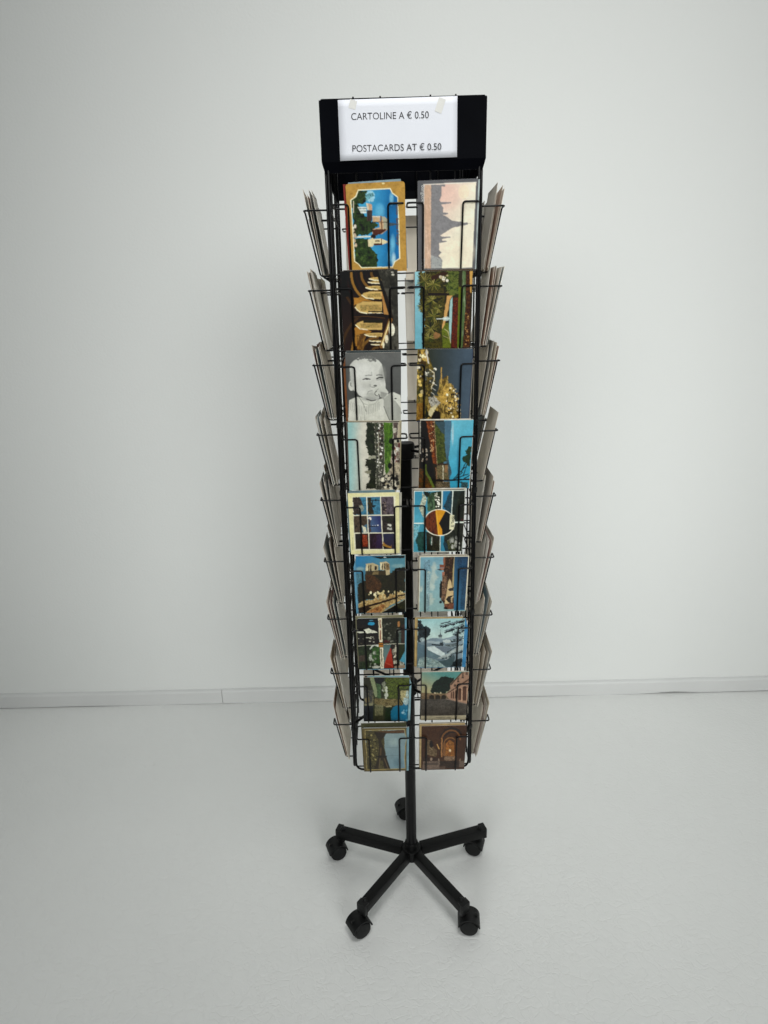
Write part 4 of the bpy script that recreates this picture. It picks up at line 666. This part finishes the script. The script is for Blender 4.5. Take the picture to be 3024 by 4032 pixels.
# one wire side: outer frame, uprights, rails; then 18 wire pockets hang on it
mb = MB(); ft = 1.903; yb = -.1425; xo = .1376
mb.tube([(-xo, yb, ft), (-xo, yb, .484), (xo, yb, .484), (xo, yb, ft)], .0026, .022, 10); frame_me = mb.mesh('side_frame'); frame_me.materials.append(M['black'])
mb = MB(); mb.tube([(0, -.1395, .484), (0, -.1395, 1.9180)], .0017, n=6); upr_me = mb.mesh('upright_wire'); upr_me.materials.append(M['black'])
mb = MB(); mb.tube([(-xo, -.1405, 0), (xo, -.1405, 0)], .0015, n=6); rail_me = mb.mesh('rail'); rail_me.materials.append(M['black'])
mb = MB()
for s in (-1, 1):
    xs = s * .0635; xi = s * .0355
    mb.tube([(xi * .2, -W + .0012, .1125), (xs, -W + .0012, .1125), (xs, -W - .0482, .1125), (xi, -W - .0482, .1125), (xi, -W - .0247, -.0018), (xi, -W + .001, -.0018)], .0017, .006, 8)
pocket_me = mb.mesh('wire_pocket'); pocket_me.materials.append(M['black'])
mb = MB(); mb.box((0, 0, 0), (.0125, .0062, .012), Matrix.Rotation(R(-45), 4, 'Z'), bev=.0018); clip_me = mb.mesh('corner_clip'); clip_me.materials.append(M['plastic'])
# header plates: flat sheet with clipped lower corners and a short inward lip
def header_mesh():
    # flat plate, then a short lip folded inwards along the lower edge (mitred at the corners)
    m_ = MB(); hw = .148; z1, z2 = 1.8145, 1.9135; y = -.1485
    o = [(-hw, z1), (hw, z1), (hw, z2 - .004), (hw - .004, z2), (-hw + .004, z2), (-hw, z2 - .004)]
    k = len(o); vs = [(x, y, z) for x, z in o] + [(x, y + .0012, z) for x, z in o]
    m_.add(vs, [tuple(range(k)), tuple(range(k, 2 * k))[::-1]] + [(i, i + k, (i + 1) % k + k, (i + 1) % k) for i in range(k)])
    lp = [(-hw, y, z1), (hw, y, z1), (.1435, y + .0048, 1.797), (-.1435, y + .0048, 1.797)]
    m_.add(lp + [(x, yy + .0012, z) for x, yy, z in lp], [(0, 1, 2, 3), (7, 6, 5, 4), (0, 4, 5, 1), (1, 5, 6, 2), (2, 6, 7, 3), (3, 7, 4, 0)])
    return m_.mesh('header_plate')
head_me = header_mesh(); head_me.materials.append(M['sheet'])
PANEL = [0, -90, 90, 180]                         # front, left, right, rear
for k, ang in enumerate(PANEL):
    T = Matrix.Rotation(R(ang), 4, 'Z')
    fr = inst('side_frame', frame_me, rack, T)
    for x in (-.088, -.040, .049, .094): inst('upright_wire', upr_me, fr, Matrix.Translation((x, 0, 0)))
    for r in range(1, 10):
        inst('rail', rail_me, fr, Matrix.Translation((0, 0, rowz(r) - .0018)))
        for x in (-.0665, .0675): inst('wire_pocket', pocket_me, fr, Matrix.Translation((x, 0, rowz(r))))
    inst('header_plate', head_me, rack, T)
    c = T @ Vector((-.1402, -.1402, 0))
    for z in (.60, .905, 1.19, 1.335, 1.62): inst('corner_clip', clip_me, rack, Matrix.Translation((c.x, c.y, z)) @ T)

# ================================================================ price notice taped to the header
mb = MB(); vs = []; fs = []; nx, nz = 14, 8
for j in range(nz + 1):
    for i in range(nx + 1):
        u, v = i / nx, j / nz
        x = -.1147 + .2105 * u; z = 1.8165 + .0945 * v + .0012 * u * (v > .5) - .0012 * (1 - u) * (v < .5)
        y = -.1497 - .0022 * (1 - v) ** 2 * (.4 + .6 * math.sin(u * 3.1 + .3) ** 2) - .0006 * math.sin(u * 7) * (1 - v)
        vs.append((x, y, z))
for j in range(nz):
    for i in range(nx): a = j * (nx + 1) + i; fs.append((a, a + 1, a + nx + 2, a + nx + 1))
mb.add(vs, fs, True); sign = mb.obj('price_notice', None, 'paper')
md = sign.modifiers.new('thick', 'SOLIDIFY'); md.thickness = .00015; md.offset = 1
tag(sign, 'white paper price notice taped to the black header', 'notice')
for body, x0, x1, z0, rz in (('CARTOLINE A € 0.50', -.0921, .0452, 1.8795, -.3), ('POSTACARDS AT € 0.50', -.0919, .0674, 1.8290, -.4)):
    me, a, b_ = text_mesh('lettering', body, .0155, thin=-.00005); w_ = b_ - a
    me.materials.append(M['ink']); o = bpy.data.objects.new('lettering', me); COL.objects.link(o); o.parent = sign
    o.matrix_local = Matrix.Translation((x0, -.1519 if z0 < 1.85 else -.1504, z0)) @ Matrix.Rotation(R(rz * -.3), 4, 'Y') @ Matrix.Rotation(R(90), 4, 'X') @ Matrix.Diagonal(((x1 - x0) / w_, 1, 1, 1)) @ Matrix.Translation((-a, 0, 0))
for x, z, a, l in ((-.0885, 1.9035, 16, .014), (.0655, 1.8985, 20, .023)):
    m_ = MB(); m_.box((0, 0, 0), (.0125, .0001, l)); o = m_.obj('tape', sign, 'tape'); o.matrix_local = Matrix.Translation((x, -.1502, z)) @ Matrix.Rotation(R(a), 4, 'Y')

# ================================================================ postcards
TH = .00045
def card_mesh(name, w, h, colors=None, curl=0.0, back='back', face=None, round_=0.0):
    """front grid (printed) at -Y, plain back, thin edge; origin at the bottom centre"""
    nu, nv = (105, 148) if colors is not None else (4, 6)
    u, v = np.meshgrid(np.linspace(0, 1, nu + 1), np.linspace(0, 1, nv + 1)); v = 1 - v       # rows from top
    x = (u - .5) * w; z = v * h
    if round_:
        zc = h - round_; d = np.clip(z - zc, 0, None); lim = w / 2 - round_ + np.sqrt(np.clip(round_ ** 2 - d ** 2, 0, None)); x = np.clip(x, -lim, lim)
    y = curl * (v ** 2) + curl * .35 * ((u - .5) ** 2)
    top = np.stack([x, y - TH / 2, z], -1).reshape(-1, 3); bot = np.stack([x, y + TH / 2, z], -1).reshape(-1, 3)
    N = len(top); c = nu + 1
    i = (np.arange(nv)[:, None] * c + np.arange(nu)).ravel()
    front = np.stack([i, i + c, i + c + 1, i + 1], -1)
    # the back and the rim reuse a coarse outline
    ring = list(range(0, c)) + [r * c + nu for r in range(1, nv + 1)] + [nv * c + k for k in range(nu - 1, -1, -1)] + [r * c for r in range(nv - 1, 0, -1)]
    step = 1
    rv = {a: N + k for k, a in enumerate(ring)}; verts = np.concatenate([top, bot[ring]])
    faces = front.tolist(); K = len(ring)
    rim = [(ring[k], ring[(k + 1) % K], rv[ring[(k + 1) % K]], rv[ring[k]]) for k in range(K)]
    rows = []
    for r in range(nv):                                   # back strips: one quad per row of the grid
        a, b2 = r * c, r * c + nu; a2, b3 = (r + 1) * c, (r + 1) * c + nu
        rows.append((rv[a], rv[b2], rv[b3], rv[a2]) if 0 < r < nv - 1 else None)
    backf = [q for q in rows if q]
    backf.append(tuple(rv[k] for k in range(0, c)) + (rv[c + nu], rv[c]))
    backf.append((rv[(nv - 1) * c], rv[(nv - 1) * c + nu]) + tuple(rv[nv * c + k] for k in range(nu, -1, -1)))
    me = bpy.data.meshes.new(name); me.from_pydata(verts.tolist(), [], faces + rim + backf)
    mi = np.zeros(len(me.polygons), np.int32); mi[len(faces):] = 1; me.polygons.foreach_set('material_index', mi)
    if colors is not None:
        at_ = me.color_attributes.new('ink', 'FLOAT_COLOR', 'POINT'); dat = np.full((len(verts), 4), .5, np.float32); dat[:N, :3] = colors.reshape(-1, 3); dat[:, 3] = 1
        at_.data.foreach_set('color', dat.ravel()); me.materials.append(M['print'])
    else: me.materials.append(plain(face))
    me.materials.append(M[back]); me.update()
    return me
def card_matrix(panel, row, x, depth, lean=11.6, roll=0.0, dz=0.0):
    return (Matrix.Rotation(R(PANEL[panel]), 4, 'Z') @ Matrix.Translation((x, -W - .0222 + depth, rowz(row) + dz)) @ Matrix.Rotation(R(lean), 4, 'X') @ Matrix.Rotation(R(-roll), 4, 'Y'))

# (picture, row, x, width, height, roll, label)
FRONT = [
 (1, -.0500, .1045, .1488, 1.2, 'gold-bordered postcard of a domed basilica under blue sky, hung sideways'),
 (1, .0767, .1068, .1497, .5, 'pale sunset postcard of a temple spire captioned Bangkok'),
 (2, -.0689, .1061, .1463, .1, 'dark amber postcard of a vaulted arcade turned on its side'),
 (2, .0693, .1068, .1414, .1, 'postcard of palm trees, fountain and red flower beds turned sideways'),
 (3, -.0667, .1061, .1412, -.4, 'black and white postcard of a frowning baby'),
 (3, .0691, .1048, .1443, -1.1, 'golden carved ornament on a slate blue postcard'),
 (4, -.0710, .1042, .1500, -1.4, 'postcard of a green lawn, crowd and dark trees turned sideways'),
 (4, .0730, .1054, .1497, -1.0, 'postcard of a brown valley and turquoise sky with a bare tree'),
 (5, -.0737, .1047, .1480, -.2, 'cream-bordered postcard with a grid of nine city views'),
 (5, .0602, .1047, .1480, -.6, 'mountain postcard with an orange and black roundel marked El Teide'),
 (6, -.0636, .1040, .1520, -.3, 'postcard of twin stone towers above trees and a sunlit quay'),
 (6, .0700, .1045, .1452, -.8, 'pale blue postcard of an old arched bridge turned sideways'),
 (7, -.0669, .1050, .1480, -.2, 'four-scene postcard with a red triangle and white centre band'),
 (7, .0644, .1032, .1400, -.8, 'snowy postcard of a small chapel spire behind fir branches'),
 (8, -.0620, .1038, .1400, -2.1, 'green garden postcard with a bright blue pool'),
 (8, .0735, .1060, .1500, -.9, 'faded postcard of an arcaded square with a round dark tree'),
 (9, -.0653, .1043, .1500, -.3, 'postcard of an iron tower in a wavy gold frame, bottom pocket'),
 (9, .0726, .1044, .1500, -.2, 'dark brown postcard of a basilica altar, bottom pocket'),
]
GAIN = {0: 1.05, 1: .92, 4: .78, 5: 1.0, 2: 1.05}
front_me = []
for k, (row, x, w_, h_, roll, label) in enumerate(FRONT):
    pr = PICS[k](); me = card_mesh('postcard', w_, h_, pr.colors(GAIN.get(k, .94), {1: 1.0, 4: 1.1, 0: 1.3, 5: 1.3, 2: 1.3}.get(k, 1.25)), curl=(-.0014, .001, -.0008, .0012)[k % 4], round_=.005 if k in (0, 12) else 0)
    front_me.append(me)
    o = bpy.data.objects.new('postcard', me); COL.objects.link(o); o.matrix_world = card_matrix(0, row, x, 0, roll=roll)
    tag(o, label, 'postcard', 'postcards shown on the front of the rack')
    caps = {0: [('Torino   Basilica di Superga', .0875, .113, .0072, 'brown_ink', .068)], 1: [('Bangkok', .0042 + .0025, .1425, .0088, 'white_ink', .026), ('Thailand', .0042 + .0025, .0225, .0088, 'white_ink', .0215)], 9: [('El Teide', .0785, .0885, .0085, 'ink', .026)]}.get(k, [])
    for body, cx, z1, size, ink, length in caps:
        tm, a, b_ = text_mesh('caption', body, size); tm.materials.append(M[ink]); q = bpy.data.objects.new('caption', tm); COL.objects.link(q); q.parent = o
        dr = -1 if k != 9 else 1                      # reading downwards, or upwards
        zz = z1 if dr < 0 else z1 - length
        q.matrix_local = Matrix.Translation((cx - w_ / 2 + (0 if dr < 0 else .006), -.0016 if k != 9 else -.0012, zz)) @ Matrix.Rotation(R(90 if dr < 0 else -90), 4, 'Y') @ Matrix.Rotation(R(90), 4, 'X') @ Matrix.Diagonal((length / (b_ - a), 1, 1, 1)) @ Matrix.Translation((-a, 0, 0))
SHORT = ['gold-bordered basilica', 'Bangkok', 'amber arcade', 'palm garden', 'baby', 'golden ornament', 'lawn and crowd', 'turquoise valley', 'nine-view', 'El Teide', 'twin towers', 'arched bridge', 'four-scene', 'snowy chapel', 'blue pool', 'arcaded square', 'iron tower', 'basilica altar']
ORD = ['first', 'second', 'third', 'fourth', 'fifth']
ROWS = ['top', 'second', 'third', 'fourth', 'fifth', 'sixth', 'seventh', 'eighth', 'bottom']
rnd = random.Random(4)
# cards tucked behind the front ones: only slivers of them show
FACES = ['#8c2a22', '#d8d4c8', '#3f7f9c', '#55603a', '#b5a284', '#4a4c50', '#a86a3c', '#c9c2ae', '#2f5a6a', '#6a5a48']
behind_me = {}
def behind(face, w_, h_, back, curl=.0016):
    key = (face, w_, h_, back, curl)
    if key not in behind_me: behind_me[key] = card_mesh('postcard', w_, h_, None, curl=curl, back=back, face=face, round_=.006 if len(behind_me) % 3 == 1 else 0)
    return behind_me[key]
BEHIND = {  # row, column: (x shift mm, height shift mm, roll, colour)
 (1, 0): [(-3.5, 0, .2, '#8c2a22'), (1.5, 4.5, 1.0, '#8fa4ac')], (1, 1): [(3.2, 1, -.4, '#b9c6c4'), (1.0, 3, .2, '#4a4c50')],
 (2, 0): [(1.0, 1.5, .4, '#33281f')], (2, 1): [(2.0, 3.2, .1, '#4a3a28'), (-1, 1, .8, '#a9998a')],
 (3, 0): [(-4.5, -1, .3, '#7a4a28'), (.5, 3.6, -.3, '#3f4a4c')], (3, 1): [(1.5, -3, .1, '#3a3f58'), (4, -1, .4, '#8c8a80')],
 (4, 0): [(-1.5, 3, .6, '#57504a'), (1.2, 4, -.2, '#b9b08e')], (4, 1): [(1.8, 4, .3, '#e4e0d2'), (-1.4, 3, -.6, '#d3cdbf')],
 (5, 0): [(3.0, -2.5, -.8, '#b9b6a8'), (-3, 3.6, .2, '#6f8a90')], (5, 1): [(-2.0, 2.6, .3, '#8c8478'), (.8, 4.2, -.2, '#d9d3c4')],
 (6, 0): [(-4.0, -1, .5, '#5f98b4'), (1.0, 1.0, .2, '#b7b9ac')], (6, 1): [(-2.5, 2.5, .4, '#8f887a'), (1.2, 2.5, 0, '#d9d0b4')],
 (7, 0): [(1.8, -3, -.9, '#6fa4b8'), (-1.5, 3, .4, '#8a8668')], (7, 1): [(7.5, -2, .5, '#3f86b4'), (-4.5, 2, .2, '#b49a64'), (-6.5, 2.5, -.2, '#4a4432')],
 (8, 0): [(5.0, 2, .4, '#8fb4bc'), (2, -1, -.5, '#3f3c38')], (8, 1): [(-3.0, 1, -.3, '#3f3c34'), (0, 1.2, .2, '#c9bfa4')],
 (9, 0): [(2.8, -1, -.4, '#7ea2ac'), (-1.0, 13, .5, '#4a4a34'), (1.5, 10, -.2, '#9aa49c')], (9, 1): [(-3.2, 7, .4, '#b9a070'), (-5.0, 9, .2, '#9a9484'), (-1.2, 3, -.3, '#c9bca0')],
}
for (row, c), lst in BEHIND.items():
    f = FRONT[(row - 1) * 2 + c]
    for j, (dx, dh, roll, face) in enumerate(lst):
        o = bpy.data.objects.new('postcard', behind(face, .105, min(f[3], .1485), 'back_white')); COL.objects.link(o)
        o.matrix_world = card_matrix(0, row, f[1] + dx / 1000, .0012 + .0013 * j, lean=11.6 - .35 * j, roll=f[4] + roll, dz=dh / 1000 * .8)
        tag(o, '%s card tucked behind the %s postcard, only its edge showing' % (ORD[j], SHORT[(row - 1) * 2 + c]), 'postcard', 'cards tucked behind the front cards, %s row' % ROWS[row - 1])
# side and rear pockets: small stacks leaning outwards, their backs towards the pole
BACKS = ['back', 'back_grey', 'back_white', 'back']
for panel, side in ((1, 'side'), (2, 'side'), (3, 'rear')):
    for row in range(1, 10):
        for c, xc in ((0, -.0665), (1, .0675)):
            n = {1: 3, 2: 3, 3: 2}[panel]
            if side == 'side': n = rnd.choice((1, 3, 4, 5))
            for j in range(n):
                if j == 0: me = front_me[(row * 5 + c * 7 + panel * 3) % 18]
                else: me = behind(rnd.choice(FACES), .105, rnd.choice((.1485, .1485, .144, .152)), rnd.choice(BACKS), rnd.choice((.0008, .0016, .003)))
                o = bpy.data.objects.new('postcard', me); COL.objects.link(o)
                f = 0 if n == 1 else j / (n - 1)
                dep = .0006 + f * rnd.uniform(.003, .015) if side == 'side' else j * .0012
                lean = 11.4 - f * rnd.uniform(-.3, 5.0) + rnd.uniform(-.4, .1) if side == 'side' else 11.3 - .3 * j
                o.matrix_world = card_matrix(panel, row, xc + (rnd.uniform(-.009, .009) if side == 'side' else (.0045 if c else .0) + rnd.uniform(-.001, .001)), dep, lean=lean, roll=rnd.gauss(0, 1.8) if side == 'side' else rnd.uniform(-.4, .4), dz=.0006 + abs(rnd.gauss(0, .0016)))
                if side == 'side':
                    near = (panel == 1) == (c == 1)          # the pocket column next to the front of the rack
                    who = SHORT[(row - 1) * 2 + (panel - 1)]
                    place = 'only' if n == 1 else 'outermost' if j == 0 else 'innermost' if j == n - 1 else ORD[j] + ' from outside'
                    lab = '%s grey-backed postcard in the %s side pocket by the %s card' % (place, 'front' if near else 'back', who)
                else: lab = '%s plain-backed postcard in the rear pocket beyond the %s card' % (('outer', 'middle', 'inner')[j], SHORT[(row - 1) * 2 + 1 - c])
                tag(o, lab, 'postcard', '%s pocket postcards, %s row' % (side, ROWS[row - 1]))
